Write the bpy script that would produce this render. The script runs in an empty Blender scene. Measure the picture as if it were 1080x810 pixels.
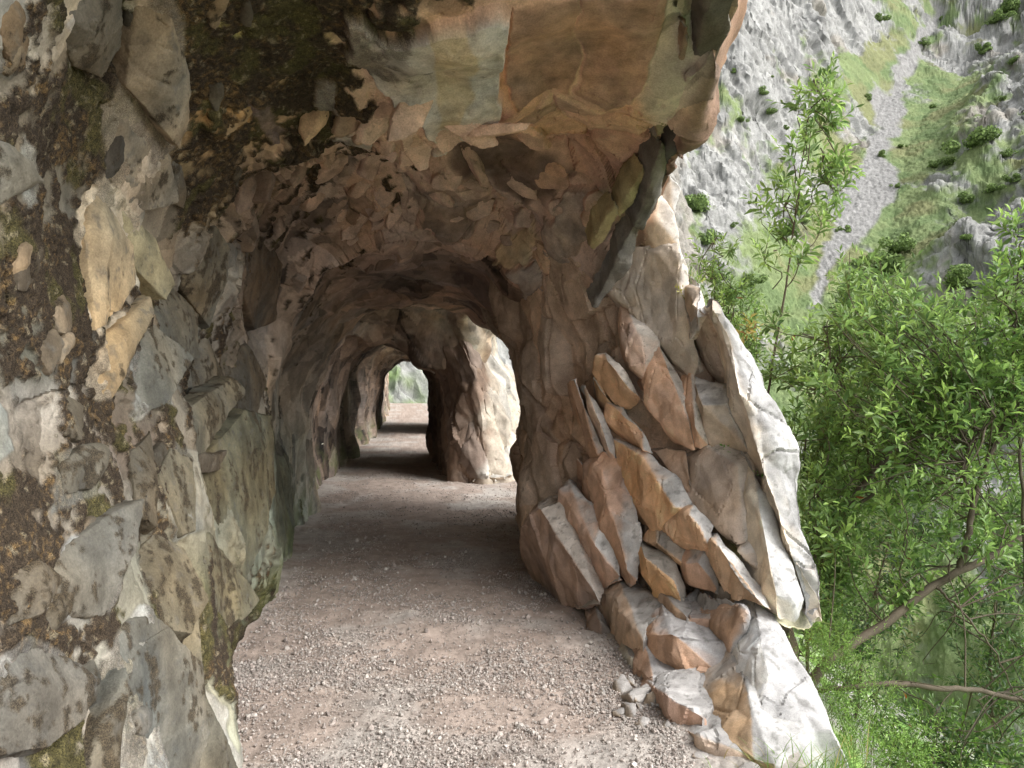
import bpy, bmesh, math, random
import numpy as np
from mathutils import Vector, Matrix

rng = np.random.default_rng(7)
random.seed(7)
scene = bpy.context.scene
COL = scene.collection

# ------------------------------------------------------------------ camera frame
F, CX, CY, EYE = 816.0, 540.0, 405.0, 1.6      # focal length in photo pixels, principal point, eye height

def at(px, py, Y):
    """point at distance Y metres along the view that the photo shows at px, py"""
    return ((px - CX) / F * Y, Y, EYE - (py - CY) / F * Y)

# ------------------------------------------------------------------ numpy noise
_T = rng.normal(size=(64, 64, 64, 3)).astype(np.float32)
_T /= np.linalg.norm(_T, axis=-1, keepdims=True)
_R = rng.random(size=(32, 32, 32, 8)).astype(np.float32)

def gnoise(p):
    i = np.floor(p).astype(np.int64)
    f = (p - i).astype(np.float32)
    u = f * f * f * (f * (f * 6 - 15) + 10)
    out = np.zeros(len(p), np.float32)
    for dx in (0, 1):
        wx = u[:, 0] if dx else 1 - u[:, 0]
        for dy in (0, 1):
            wy = u[:, 1] if dy else 1 - u[:, 1]
            for dz in (0, 1):
                wz = u[:, 2] if dz else 1 - u[:, 2]
                g = _T[(i[:, 0] + dx) & 63, (i[:, 1] + dy) & 63, (i[:, 2] + dz) & 63]
                d = g[:, 0] * (f[:, 0] - dx) + g[:, 1] * (f[:, 1] - dy) + g[:, 2] * (f[:, 2] - dz)
                out += wx * wy * wz * d
    return out * 1.6

def fbm(p, octv=4, gain=0.5, off=0.0):
    p = np.asarray(p, np.float64) + off
    a, s, out = 1.0, 0.0, 0
    for k in range(octv):
        out = out + a * gnoise(p)
        s += a
        a *= gain
        p = p * 2.03 + 11.7
    return out / s * 1.4

def ridged(p, octv=4, off=0.0):
    p = np.asarray(p, np.float64) + off
    a, s, out = 1.0, 0.0, 0
    for k in range(octv):
        out = out + a * (1 - np.abs(gnoise(p)) * 2)
        s += a
        a *= 0.5
        p = p * 2.03 + 5.3
    return out / s

def facets(p, size, seed=0, M=None, warp=0.2, wscale=0.8):
    """fractured-rock relief: every Voronoi cell is a tilted plane of its own.
    returns height (about -0.5..0.5 in cell sizes), gap to the next cell, cell random numbers"""
    p = np.asarray(p, np.float64)
    q = p if M is None else p @ M.T
    q = q / size + seed * 7.31
    if warp:
        w = np.stack([gnoise(q * wscale + 3.1), gnoise(q * wscale + 17.7), gnoise(q * wscale + 31.3)], 1)
        q = q + warp * w
    i = np.floor(q).astype(np.int64)
    n = len(q)
    b1 = np.full(n, 1e9, np.float32); b2 = np.full(n, 1e9, np.float32)
    cell = np.zeros((n, 3), np.int64); dv = np.zeros((n, 3), np.float32)
    for dx in (-1, 0, 1):
        for dy in (-1, 0, 1):
            for dz in (-1, 0, 1):
                c = i + (dx, dy, dz)
                r = _R[c[:, 0] & 31, c[:, 1] & 31, c[:, 2] & 31]
                d = (q - (c + r[:, :3])).astype(np.float32)
                m = (d * d).sum(1)
                closer = m < b1
                b2 = np.where(closer, b1, np.minimum(b2, m))
                b1 = np.where(closer, m, b1)
                cell[closer] = c[closer]; dv[closer] = d[closer]
    r = _R[cell[:, 0] & 31, cell[:, 1] & 31, cell[:, 2] & 31]
    gap = np.sqrt(b2) - np.sqrt(b1)
    tilt = (r[:, 3:6] - 0.5) * 1.3
    h = (r[:, 6] - 0.5) * 0.7 + (tilt * dv).sum(1)
    return h, gap, r[:, 3:8]

def chips(p, size, seed=0, M=None, warp=.1, sign=1, k=.47, tilt=1.28, high=.5):
    """angular relief without jumps: the envelope of randomly tilted planes, one per cell.
    returns height (in cell sizes), lead over the runner-up, cell random numbers"""
    p = np.asarray(p, np.float64)
    q = p if M is None else p @ M.T
    q = q / size + seed * 7.31
    if warp:
        q = q + warp * np.stack([gnoise(q * .7 + 3.1), gnoise(q * .7 + 17.7), gnoise(q * .7 + 31.3)], 1)
    i = np.floor(q).astype(np.int64); f = (q - i).astype(np.float32)
    n = len(q)
    b1 = np.full(n, -1e9, np.float32); b2 = b1.copy(); cr = np.zeros((n, 5), np.float32)
    for dx in (-1, 0, 1):
        for dy in (-1, 0, 1):
            for dz in (-1, 0, 1):
                r = _R[(i[:, 0] + dx) & 31, (i[:, 1] + dy) & 31, (i[:, 2] + dz) & 31]
                d = f - (r[:, :3] + np.array([dx, dy, dz], np.float32))
                g = sign * ((r[:, 6] - .5) * high + ((r[:, 3:6] - .5) * d).sum(1) * tilt) - k * (d * d).sum(1)
                up = g > b1
                b2 = np.where(up, b1, np.maximum(b2, g)); b1 = np.where(up, g, b1)
                cr[up] = r[up, 3:8]
    return sign * (b1 + .12), b1 - b2, cr

def smooth(a, b, x):
    t = np.clip((x - a) / (b - a), 0, 1)
    return t * t * (3 - 2 * t)

def inside(poly, x, y):
    c = np.zeros(len(x), bool)
    n = len(poly)
    for k in range(n):
        x1, y1 = poly[k]; x2, y2 = poly[(k + 1) % n]
        if y1 == y2: continue
        t = ((y1 > y) != (y2 > y)) & (x < (x2 - x1) * (y - y1) / (y2 - y1) + x1)
        c ^= t
    return c

def soft_inside(poly, x, y, w):
    """1 inside the outline, 0 outside, ramp of about w across it"""
    P = np.array(poly, float)
    d = np.full(len(x), 1e9)
    for k in range(len(P)):
        a = P[k]; b = P[(k + 1) % len(P)]
        ab = b - a
        t = np.clip(((x - a[0]) * ab[0] + (y - a[1]) * ab[1]) / (ab @ ab), 0, 1)
        d = np.minimum(d, np.hypot(x - a[0] - t * ab[0], y - a[1] - t * ab[1]))
    s = np.where(inside(poly, x, y), d, -d)
    return smooth(-w, w, s)

def rotm(ax, deg):
    return np.array(Matrix.Rotation(math.radians(deg), 3, ax))

def srgb(r, g, b):
    f = lambda c: (c / 12.92 if c <= .04045 else ((c + .055) / 1.055) ** 2.4)
    return np.array([f(r / 255), f(g / 255), f(b / 255)])

# ------------------------------------------------------------------ mesh helpers
def mesh_np(name, verts, faces, mat, parent=None, col=None, smooth_shade=True, link=True, sharp=0):
    """faces: int array (n,3) or (n,4), or list of such arrays"""
    if not isinstance(faces, (list, tuple)): faces = [faces]
    faces = [np.asarray(f, np.int32) for f in faces if len(f)]
    me = bpy.data.meshes.new(name)
    verts = np.asarray(verts, np.float32)
    me.vertices.add(len(verts)); me.vertices.foreach_set('co', verts.ravel())
    nl = sum(f.size for f in faces); npoly = sum(len(f) for f in faces)
    me.loops.add(nl); me.polygons.add(npoly)
    me.loops.foreach_set('vertex_index', np.concatenate([f.ravel() for f in faces]))
    sizes = np.concatenate([np.full(len(f), f.shape[1], np.int32) for f in faces])
    st = np.concatenate([[0], np.cumsum(sizes)[:-1]]).astype(np.int32)
    me.polygons.foreach_set('loop_start', st)
    me.update(calc_edges=True)
    me.polygons.foreach_set('use_smooth', np.full(npoly, smooth_shade))
    if sharp: me.set_sharp_from_angle(angle=math.radians(sharp))
    if col is not None:
        a = me.color_attributes.new('tint', 'FLOAT_COLOR', 'POINT')
        c = np.zeros((len(verts), 4), np.float32); col = np.asarray(col); c[:, :col.shape[1]] = col
        a.data.foreach_set('color', c.ravel())
    if mat: me.materials.append(mat)
    o = bpy.data.objects.new(name, me)
    if link: COL.objects.link(o)
    if parent: o.parent = parent
    return o

def tag(o, label=None, cat=None, group=None, kind=None):
    if label: o['label'] = label
    if cat: o['category'] = cat
    if group: o['group'] = group
    if kind: o['kind'] = kind
    return o

def empty(name, loc=(0, 0, 0), **kw):
    o = bpy.data.objects.new(name, None); COL.objects.link(o)
    o.location = loc
    o.empty_display_size = .2
    return tag(o, **kw)

def grid_faces(nu, nv, wrap_v=False):
    i = np.arange(nu - 1)[:, None]; j = np.arange(nv if wrap_v else nv - 1)[None, :]
    j2 = (j + 1) % nv
    a = i * nv + j; b = i * nv + j2; c = (i + 1) * nv + j2; d = (i + 1) * nv + j
    return np.stack([a, b, c, d], -1).reshape(-1, 4)

def grid_normals(P, wrap=False):
    du = np.gradient(P, axis=0)
    if wrap:
        dv = (np.roll(P, -1, 1) - np.roll(P, 1, 1)) * .5
    else:
        dv = np.gradient(P, axis=1)
    n = np.cross(du, dv)
    return n / (np.linalg.norm(n, axis=-1, keepdims=True) + 1e-12)

def tube(pts, rad, sides=8):
    """verts, quads of a tube along pts"""
    pts = np.asarray(pts, float); n = len(pts)
    t = np.gradient(pts, axis=0); t /= np.linalg.norm(t, axis=1, keepdims=True) + 1e-9
    ref = np.array([0.3, 0.5, 0.81]); 
    a = np.cross(t, ref); a /= np.linalg.norm(a, axis=1, keepdims=True) + 1e-9
    b = np.cross(t, a)
    th = np.arange(sides) / sides * 2 * np.pi
    rad = np.broadcast_to(np.asarray(rad, float), (n,))
    V = pts[:, None] + rad[:, None, None] * (np.cos(th)[None, :, None] * a[:, None] + np.sin(th)[None, :, None] * b[:, None])
    return V.reshape(-1, 3), grid_faces(n, sides, True)

def crom(pts, n):
    """smooth curve through pts, n samples"""
    P = np.asarray(pts, float)
    P = np.vstack([2 * P[0] - P[1], P, 2 * P[-1] - P[-2]])
    k = len(P) - 3
    u = np.linspace(0, k - 1e-6, n); i = u.astype(int); t = (u - i)[:, None]
    a, b, c, d = P[i], P[i + 1], P[i + 2], P[i + 3]
    return .5 * (2 * b + (c - a) * t + (2 * a - 5 * b + 4 * c - d) * t * t + (3 * b - a - 3 * c + d) * t ** 3)

class Soup:
    """collects pieces into one mesh"""
    def __init__(s): s.v, s.f3, s.f4, s.c, s.n = [], [], [], [], 0
    def add(s, v, f, c=None):
        v = np.asarray(v, float); f = np.asarray(f)
        (s.f3 if f.shape[1] == 3 else s.f4).append(f + s.n)
        s.v.append(v); s.n += len(v)
        if c is not None: s.c.append(np.broadcast_to(np.asarray(c, float), (len(v), 3)))
    def build(s, name, mat, parent=None, smooth_shade=True):
        fs = [np.concatenate(f) for f in (s.f3, s.f4) if f]
        return mesh_np(name, np.concatenate(s.v), fs, mat, parent, np.concatenate(s.c) if s.c else None, smooth_shade)

# ------------------------------------------------------------------ materials
def material(name, tint=True, base=(.4, .4, .4), rough=.85, var=.25, vscale=6.0, fine=60.0, bump=.5, bdist=.01, spec=.25,
             trans=0.0, speck=None, cover=False):
    m = bpy.data.materials.new(name); m.use_nodes = True
    nt = m.node_tree; N = nt.nodes; L = nt.links
    bs = N['Principled BSDF']; out = N['Material Output']
    bs.inputs['Roughness'].default_value = rough
    bs.inputs['Specular IOR Level'].default_value = spec
    tc = N.new('ShaderNodeTexCoord')
    if tint:
        at_ = N.new('ShaderNodeAttribute'); at_.attribute_name = 'tint'; c = at_.outputs['Color']
    else:
        rgb = N.new('ShaderNodeRGB'); rgb.outputs[0].default_value = (*base, 1); c = rgb.outputs[0]
    n1 = N.new('ShaderNodeTexNoise'); n1.inputs['Scale'].default_value = vscale; n1.inputs['Detail'].default_value = 8; n1.inputs['Roughness'].default_value = .65
    n2 = N.new('ShaderNodeTexNoise'); n2.inputs['Scale'].default_value = fine; n2.inputs['Detail'].default_value = 5; n2.inputs['Roughness'].default_value = .7
    L.new(tc.outputs['Object'], n1.inputs['Vector']); L.new(tc.outputs['Object'], n2.inputs['Vector'])
    add = N.new('ShaderNodeMath'); add.operation = 'ADD'
    L.new(n1.outputs['Fac'], add.inputs[0]); L.new(n2.outputs['Fac'], add.inputs[1])
    mr = N.new('ShaderNodeMapRange'); mr.inputs['From Min'].default_value = .65; mr.inputs['From Max'].default_value = 1.35
    mr.inputs['To Min'].default_value = 1 - var; mr.inputs['To Max'].default_value = 1 + var
    L.new(add.outputs[0], mr.inputs['Value'])
    if cover:      # soil and moss, stored in the alpha, are grainier than bare stone
        n4 = N.new('ShaderNodeTexNoise'); n4.inputs['Scale'].default_value = 240; n4.inputs['Detail'].default_value = 3; n4.inputs['Roughness'].default_value = .8
        L.new(tc.outputs['Object'], n4.inputs['Vector'])
        m4 = N.new('ShaderNodeMapRange'); m4.inputs['From Min'].default_value = .36; m4.inputs['From Max'].default_value = .66; m4.inputs['To Min'].default_value = .25; m4.inputs['To Max'].default_value = 1.9
        L.new(n4.outputs['Fac'], m4.inputs['Value'])
        x4 = N.new('ShaderNodeMix'); L.new(at_.outputs['Alpha'], x4.inputs[0]); x4.inputs[2].default_value = 1; L.new(m4.outputs[0], x4.inputs[3])
        p4 = N.new('ShaderNodeMath'); p4.operation = 'MULTIPLY'; L.new(mr.outputs[0], p4.inputs[0]); L.new(x4.outputs[0], p4.inputs[1]); mr = p4
        h4 = N.new('ShaderNodeMath'); h4.operation = 'MULTIPLY_ADD'; L.new(n4.outputs['Fac'], h4.inputs[0]); L.new(at_.outputs['Alpha'], h4.inputs[1]); L.new(add.outputs[0], h4.inputs[2]); add = h4
    mul = N.new('ShaderNodeVectorMath'); mul.operation = 'SCALE'
    L.new(c, mul.inputs[0]); L.new(mr.outputs[0], mul.inputs['Scale'])
    c = mul.outputs[0]
    if speck:
        n3 = N.new('ShaderNodeTexNoise'); n3.inputs['Scale'].default_value = speck[0]; n3.inputs['Detail'].default_value = 4
        L.new(tc.outputs['Object'], n3.inputs['Vector'])
        r = N.new('ShaderNodeMapRange'); r.inputs['From Min'].default_value = speck[1]; r.inputs['From Max'].default_value = speck[1] + .06
        L.new(n3.outputs['Fac'], r.inputs['Value'])
        mx = N.new('ShaderNodeMix'); mx.data_type = 'RGBA'
        L.new(r.outputs[0], mx.inputs['Factor']); L.new(c, mx.inputs[6]); mx.inputs[7].default_value = (*speck[2], 1)
        c = mx.outputs[2]
    L.new(c, bs.inputs['Base Color'])
    if bump:
        b = N.new('ShaderNodeBump'); b.inputs['Strength'].default_value = bump; b.inputs['Distance'].default_value = bdist
        L.new(add.outputs[0], b.inputs['Height']); L.new(b.outputs[0], bs.inputs['Normal'])
    if trans:
        tr = N.new('ShaderNodeBsdfTranslucent'); L.new(c, tr.inputs['Color'])
        mx2 = N.new('ShaderNodeMixShader'); mx2.inputs[0].default_value = trans
        L.new(bs.outputs[0], mx2.inputs[1]); L.new(tr.outputs[0], mx2.inputs[2]); L.new(mx2.outputs[0], out.inputs['Surface'])
    return m

M_ROCK = material('rock_tunnel', cover=True, var=.42, vscale=11, fine=120, bump=.6, bdist=.010)
M_BLOCK = material('rock_blocks', var=.3, vscale=9, fine=150, bump=.6, bdist=.007)
M_PATH = material('path_dirt', var=.3, vscale=12, fine=140, bump=.6, bdist=.008)
M_STONE = material('gravel_stones', var=.15, vscale=20, fine=150, bump=.3, bdist=.003)
M_HILL = material('hill_surface', var=.3, vscale=.35, fine=2.2, bump=.5, bdist=.4)
M_LEAF = material('leaves', var=.12, vscale=3, fine=40, bump=0, rough=.38, spec=.5, trans=.5)
M_BARK = material('bark', var=.35, vscale=14, fine=120, bump=.6, bdist=.006)
M_FAR = material('far_shrub_leaves', var=.2, vscale=.8, fine=5, bump=0, rough=.8, spec=.1, trans=.2)
# ------------------------------------------------------------------ the tunnelled cliff
ST = {   # station (metres along the path) : section, from the left foot over the vault to the lip and up the outer face
 -3: [(-1.7,-.4),(-1.6,0),(-1.75,.6),(-1.85,1.2),(-1.95,1.8),(-2.0,2.4),(-2.0,3.0),(-2.05,3.6),(-2.1,4.2),(-2.2,4.8),(-2.3,5.4),(-2.4,6.5),(-2.6,8),(-3,11)],
 .4: [(-1.5,-.4),(-1.3,0),(-1.35,.6),(-1.42,1.2),(-1.5,1.8),(-1.45,2.4),(-1.25,2.9),(-1.0,3.3),(-.6,3.6),(-.2,3.9),(.1,4.2),(.2,4.8),(.1,7),(-.3,11)],
 1.8: [(-1.25,-.4),(-1.05,0),(-1.1,.6),(-1.22,1.2),(-1.3,1.8),(-1.3,2.3),(-1.1,2.75),(-.75,3.05),(-.3,3.2),(.2,3.3),(.6,3.35),(.8,3.7),(.8,6),(.5,11)],
 3.2: [(-1.3,-.4),(-1.14,0),(-1.22,.6),(-1.4,1.2),(-1.5,1.8),(-1.5,2.3),(-1.25,2.75),(-.8,3.0),(-.2,3.08),(.4,3.1),(.8,3.1),(.97,3.35),(1.1,6),(.9,11)],
 4: [(-1.65,-.4),(-1.5,0),(-1.52,.6),(-1.6,1.2),(-1.7,1.8),(-1.65,2.3),(-1.4,2.7),(-.95,2.98),(-.35,3.0),(.3,3.05),(.8,3.05),(.98,3.2),(1.0,6),(.8,11)],
 5: [(-1.9,-.4),(-1.72,0),(-1.72,.6),(-1.8,1.2),(-1.85,1.8),(-1.75,2.3),(-1.45,2.8),(-1.0,3.1),(-.4,3.2),(.25,3.1),(.72,2.85),(.98,2.98),(1.0,6),(.9,11)],
 5.8: [(-2,-.4),(-1.8,0),(-1.85,.6),(-1.92,1.2),(-1.95,1.75),(-1.82,2.28),(-1.47,2.7),(-1.0,2.96),(-.5,2.98),(0,2.82),(.4,2.5),(.85,2.5),(1.05,6),(1,11)],
 6.5: [(-2.1,-.4),(-1.9,0),(-1.98,.6),(-2.05,1.2),(-2.02,1.7),(-1.84,2.2),(-1.5,2.6),(-1.05,2.82),(-.6,2.82),(-.15,2.68),(.18,2.4),(1.1,2.4),(1.15,6),(1.1,11)],
 8: [(-2.4,-.4),(-2.2,0),(-2.28,.6),(-2.32,1.2),(-2.26,1.65),(-2.06,2.12),(-1.72,2.46),(-1.28,2.64),(-.84,2.7),(-.4,2.58),(.02,2.3),(1.1,2.35),(1.4,6),(1.5,11)],
 9.5: [(-2.75,-.4),(-2.5,0),(-2.56,.6),(-2.57,1.15),(-2.48,1.6),(-2.27,2.0),(-1.92,2.38),(-1.5,2.58),(-1.05,2.6),(-.6,2.5),(-.16,2.24),(1.2,2.3),(1.6,6),(1.8,11)],
 11.2: [(-3.0,-.4),(-2.8,0),(-2.85,.6),(-2.85,1.2),(-2.75,1.8),(-2.55,2.25),(-2.2,2.6),(-1.8,2.75),(-1.4,2.82),(-1,2.84),(-.65,2.9),(-.35,3.2),(.5,6),(1,11)],
 12.4: [(-3.2,-.4),(-3.0,0),(-3.05,.6),(-3.02,1.2),(-2.95,1.8),(-2.8,2.15),(-2.55,2.5),(-2.25,2.7),(-1.9,2.76),(-1.5,2.76),(-1.1,2.75),(-.6,2.8),(.3,6),(.9,11)],
 13.2: [(-3.35,-.4),(-3.12,0),(-3.12,.6),(-3.06,1.15),(-2.96,1.6),(-2.8,1.95),(-2.58,2.2),(-2.32,2.34),(-2.05,2.34),(-1.78,2.2),(-1.48,1.95),(-.4,2.2),(.3,6),(.8,11)],
 17: [(-3.75,-.4),(-3.5,0),(-3.55,.6),(-3.55,1.2),(-3.5,1.8),(-3.35,2.1),(-3.1,2.32),(-2.8,2.45),(-2.5,2.42),(-2.2,2.3),(-1.95,2.1),(-.9,2.2),(0,6),(.5,11)],
 20: [(-4.1,-.4),(-3.85,0),(-3.95,.6),(-3.95,1.2),(-3.9,1.8),(-3.75,2.2),(-3.5,2.5),(-3.2,2.7),(-2.9,2.7),(-2.6,2.6),(-2.3,2.5),(-1.9,2.7),(-1,6),(-.5,11)],
 24.5: [(-4.55,-.4),(-4.3,0),(-4.35,.6),(-4.3,1.2),(-4.2,1.8),(-4.05,2.1),(-3.8,2.3),(-3.5,2.42),(-3.2,2.42),(-2.9,2.3),(-2.7,2.1),(-1.6,2.2),(-1,6),(-.5,11)],
 31: [(-5.5,-.4),(-5.2,0),(-5.25,.6),(-5.2,1.2),(-5.1,1.8),(-4.9,2.1),(-4.65,2.35),(-4.3,2.5),(-3.9,2.5),(-3.6,2.4),(-3.3,2.2),(-2.4,2.4),(-1.8,6),(-1.5,11)],
 33: [(-5.75,-.4),(-5.45,0),(-5.55,.6),(-5.55,1.2),(-5.5,1.8),(-5.5,2.4),(-5.5,3),(-5.45,3.6),(-5.4,4.2),(-5.3,4.8),(-5.2,5.4),(-5.2,6.5),(-5.3,8),(-5.4,11)],
 62: [(-10.2,-.4),(-9.9,0),(-10,.6),(-10,1.2),(-10,1.8),(-10,2.4),(-10,3),(-9.9,3.6),(-9.9,4.2),(-9.8,4.8),(-9.8,5.4),(-9.8,6.5),(-9.9,8),(-10,11)],
}
ky = np.array(sorted(ST)); kp = np.array([ST[k] for k in sorted(ST)], float)     # (n,14,2)
ys = np.concatenate([np.linspace(-3, 1.3, 70, endpoint=False), 1 / np.linspace(1 / 1.3, 1 / 6., 900, endpoint=False), np.linspace(6, 14, 260, endpoint=False), np.linspace(14, 62, 260)])
sec = np.stack([np.stack([np.interp(ys, ky, kp[:, j, c]) for c in (0, 1)], -1) for j in range(14)], 1)   # (ns,14,2)
k_ = np.hanning(13); k_ /= k_.sum()
sm = sec.copy()
for j in range(14):
    for c in (0, 1):
        sm[:, j, c] = np.convolve(np.pad(sec[:, j, c], 6, mode='edge'), k_, mode='valid')
sec = sm
# parameter along the section: dense where the photo sees it
seg_n = [20, 95, 95, 95, 90, 75, 75, 75, 75, 75, 65, 45, 12]
uu = np.concatenate([np.linspace(i, i + 1, n, endpoint=False) for i, n in enumerate(seg_n)] + [[13]])
ui = np.minimum(uu.astype(int), 12); ut = uu - ui
Pp = np.concatenate([2 * sec[:, :1] - sec[:, 1:2], sec, 2 * sec[:, -1:] - sec[:, -2:-1]], 1)
a, b, c, d = (Pp[:, ui + k] for k in range(4))
t = ut[None, :, None]
S2 = .5 * (2 * b + (c - a) * t + (2 * a - 5 * b + 4 * c - d) * t * t + (3 * b - a - 3 * c + d) * t ** 3)
TUN = np.stack([S2[..., 0], np.broadcast_to(ys[:, None], S2.shape[:2]), S2[..., 1]], -1)
NS, NP = TUN.shape[:2]

BED = np.diag([1, .8, .40]) @ rotm('Y', 24) @ rotm('X', -14)      # cells stretched along the steep bedding

def grey_(c, k):
    return c * (1 - k) + (c @ np.array([.3, .59, .11])) * k

def project(p):
    Y = np.maximum(p[..., 1], 1.2)
    return CX + F * p[..., 0] / Y, CY - F * (p[..., 2] - EYE) / Y

# bare patches and raised plates on the left wall and the vault: outline (photo pixels on the wall), height in m, colour
PATCH = [
 ([(128,92),(150,40),(156,0),(192,0),(196,60),(192,120),(178,165),(170,205),(140,232),(122,180),(118,130)], .035, (176,160,136)),
 ([(58,10),(80,0),(132,0),(118,40),(92,74),(78,72),(80,40)], .03, (165,158,146)),
 ([(104,205),(114,182),(130,200),(150,250),(163,296),(158,316),(146,290),(132,262),(138,300),(120,330),(102,352),(96,320),(112,280),(92,250)], .055, (205,190,160)),
 ([(105,372),(120,345),(150,310),(152,330),(138,372),(122,425),(110,420)], .04, (184,164,130)),
 ([(0,140),(28,170),(40,190),(12,210),(0,222)], .03, (150,150,138)),
 ([(186,285),(208,262),(230,235),(238,262),(236,300),(214,350),(196,320)], .035, (150,142,124)),
 ([(140,420),(150,370),(165,340),(186,380),(170,410),(176,425),(150,440)], .03, (168,166,152)),
 ([(44,640),(70,570),(100,545),(133,530),(130,580),(112,650),(90,640),(60,655)], .06, (168,164,152)),
 ([(0,700),(30,672),(70,690),(98,720),(80,760),(40,790),(0,800)], .05, (150,146,136)),
 ([(110,690),(140,640),(170,640),(200,690),(235,740),(250,790),(248,840),(120,840),(112,760)], .05, (176,172,158)),
 ([(225,470),(245,430),(262,440),(268,520),(262,600),(250,650),(228,600),(222,540)], .04, (150,146,118)),
 ([(268,470),(290,450),(310,500),(318,560),(300,600),(276,590)], .03, (128,132,108)),
 ([(165,500),(180,470),(206,480),(208,560),(190,570)], .03, (150,146,128)),
 ([(0,420),(18,440),(20,480),(0,500)], .02, (150,152,140)),
 ([(60,480),(84,470),(118,470),(96,520),(50,545)], .012, (146,144,130)),
 ([(360,0),(400,8),(455,0),(532,0),(530,40),(524,98),(495,112),(470,124),(455,116),(440,88),(400,70),(368,40)], .09, (170,160,148)),
 ([(450,0),(490,0),(500,60),(480,112),(462,100),(456,40)], .0, (168,148,116)),
 ([(536,0),(610,0),(612,50),(604,92),(575,96),(548,104),(534,90)], .02, (154,114,90)),
 ([(612,0),(700,0),(690,60),(668,96),(640,110),(610,92)], .02, (158,116,92)),
 ([(460,128),(500,118),(540,122),(585,170),(600,190),(552,228),(520,190),(486,180)], .03, (118,92,78)),
 ([(440,205),(468,168),(498,186),(520,206),(500,240),(470,250)], .04, (150,128,112)),
 ([(255,85),(268,100),(296,128),(280,142),(262,120)], .02, (150,128,120)),
 ([(256,190),(290,182),(296,215),(270,222)], .025, (170,140,108)),
 ([(345,125),(380,105),(402,112),(380,130),(352,134)], .03, (176,164,146)),
 ([(330,82),(350,80),(358,98),(340,100)], .02, (170,165,155)),
 ([(560,250),(600,205),(634,210),(640,240),(612,262),(580,290),(566,276)], .05, (166,146,130)),
 ([(525,255),(552,246),(560,268),(548,280),(528,274)], .035, (186,160,124)),
 ([(545,282),(590,275),(612,296),(580,310),(552,304)], .035, (164,146,134)),
 ([(618,245),(636,225),(652,200),(655,212),(640,250),(622,262)], .04, (150,130,112)),
 ([(590,395),(604,372),(622,330),(624,345),(614,384),(598,402)], .03, (206,194,164)),
]

# broad ground colours over the wall: px, py, colour, share of soil and moss cover
ZONE = [
 (20,20,(120,112,96),0.45),(30,120,(110,100,80),0.71),(20,300,(96,90,70),0.76),(20,380,(100,96,78),0.75),(40,440,(140,132,118),0.50),(40,600,(120,104,84),0.75),
 (30,650,(150,142,128),0.65),(60,780,(140,132,120),0.55),(90,120,(130,110,70),0.71),(100,30,(130,120,100),0.50),(150,60,(120,112,96),0.70),(70,500,(120,108,88),0.65),
 (160,240,(150,140,120),0.25),(200,60,(140,116,70),0.70),(225,120,(150,116,58),0.71),(240,30,(120,112,50),0.66),(300,40,(110,90,54),0.81),(320,100,(120,96,64),0.76),
 (210,200,(130,104,54),0.66),(180,360,(140,130,110),0.50),(140,470,(130,114,96),0.55),(200,420,(140,132,112),0.40),(230,520,(150,146,120),0.25),(170,620,(146,138,112),0.45),(215,640,(100,100,62),0.70),
 (230,680,(104,104,66),0.65),(180,720,(160,156,142),0.37),(240,780,(160,158,130),0.30),(290,560,(136,140,116),0.20),(310,480,(140,138,120),0.15),
 (280,200,(150,124,104),0.46),(330,180,(156,128,106),0.46),(400,160,(150,124,108),0.36),(470,170,(140,116,100),0.12),(560,60,(168,116,80),0.05),(650,50,(160,122,98),0.06),
 (600,150,(160,118,90),0.08),(660,110,(158,112,80),0.12),(700,90,(120,104,88),0.15),(740,30,(100,90,78),0.10),(600,250,(160,134,118),0.08),(520,240,(148,124,110),0.08),(440,240,(140,118,104),0.12),
 (340,250,(134,114,98),0.36),(270,300,(128,114,98),0.36),(300,360,(128,116,102),0.15),(330,420,(140,128,110),0.10),(420,290,(122,100,90),0.05),(500,300,(116,94,84),0.05),(560,350,(108,82,70),0.05),
 (570,430,(104,78,66),0.03),(590,350,(96,80,56),0.30),(480,335,(170,128,98),0.05),(430,330,(150,114,92),0.08),
]
def idw(px, py, pts, vals, pw=3.0):
    num = 0; den = 0
    for (x, y), v in zip(pts, vals):
        w = 1 / ((px - x) ** 2 + (py - y) ** 2 + 60) ** (pw / 2)
        num = num + w[:, None] * np.asarray(v, float)[None]; den = den + w
    return num / den[:, None]

def rock_relief(P, wrap=False, sizes=(.80, .33, .13), amps=(.38, .38, .33), M=BED, seed=1, fade=None, fine=.004, N=None, crack=1.0):
    """displace a grid of points along its normals with broken-rock relief; returns points and (height, lead, cell randoms) per size"""
    shp = P.shape
    info = []
    if N is None: N = grid_normals(P, wrap).reshape(-1, 3)
    p_in = P.reshape(-1, 3)
    for k, (s, am) in enumerate(zip(sizes, amps)):
        p = P.reshape(-1, 3)
        h, lead, r = chips(p_in, s, seed + k * 3, M, sign=(-1, 1, -1)[k])
        h = h - h.mean()
        dsp = s * am * h - crack * s * .09 * (1 - smooth(0, .04, lead)) * (r[:, 4] > .45)
        if fade is not None: dsp = dsp * (fade.reshape(-1) if k else .5 + .5 * fade.reshape(-1))
        P = (p + N * dsp[:, None]).reshape(shp)
        info.append((h, lead, r))
    p = P.reshape(-1, 3)
    P = (p + N * (fine * fbm(p * 26, 4) * (1 if fade is None else .35 + .65 * fade.reshape(-1)))[:, None]).reshape(shp)
    return P, info

p0 = TUN.reshape(-1, 3).copy()
px, py = project(p0)
wx = px + 9 * fbm(p0 * 5, 2) + 1.0 * fbm(p0 * 17, 2, off=4); wy = py + 9 * fbm(p0 * 5, 2, off=9) + 1.0 * fbm(p0 * 17, 2, off=14)
near = (p0[:, 1] > 1.3) & (p0[:, 1] < 9) & (p0[:, 2] < 3.6)
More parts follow.
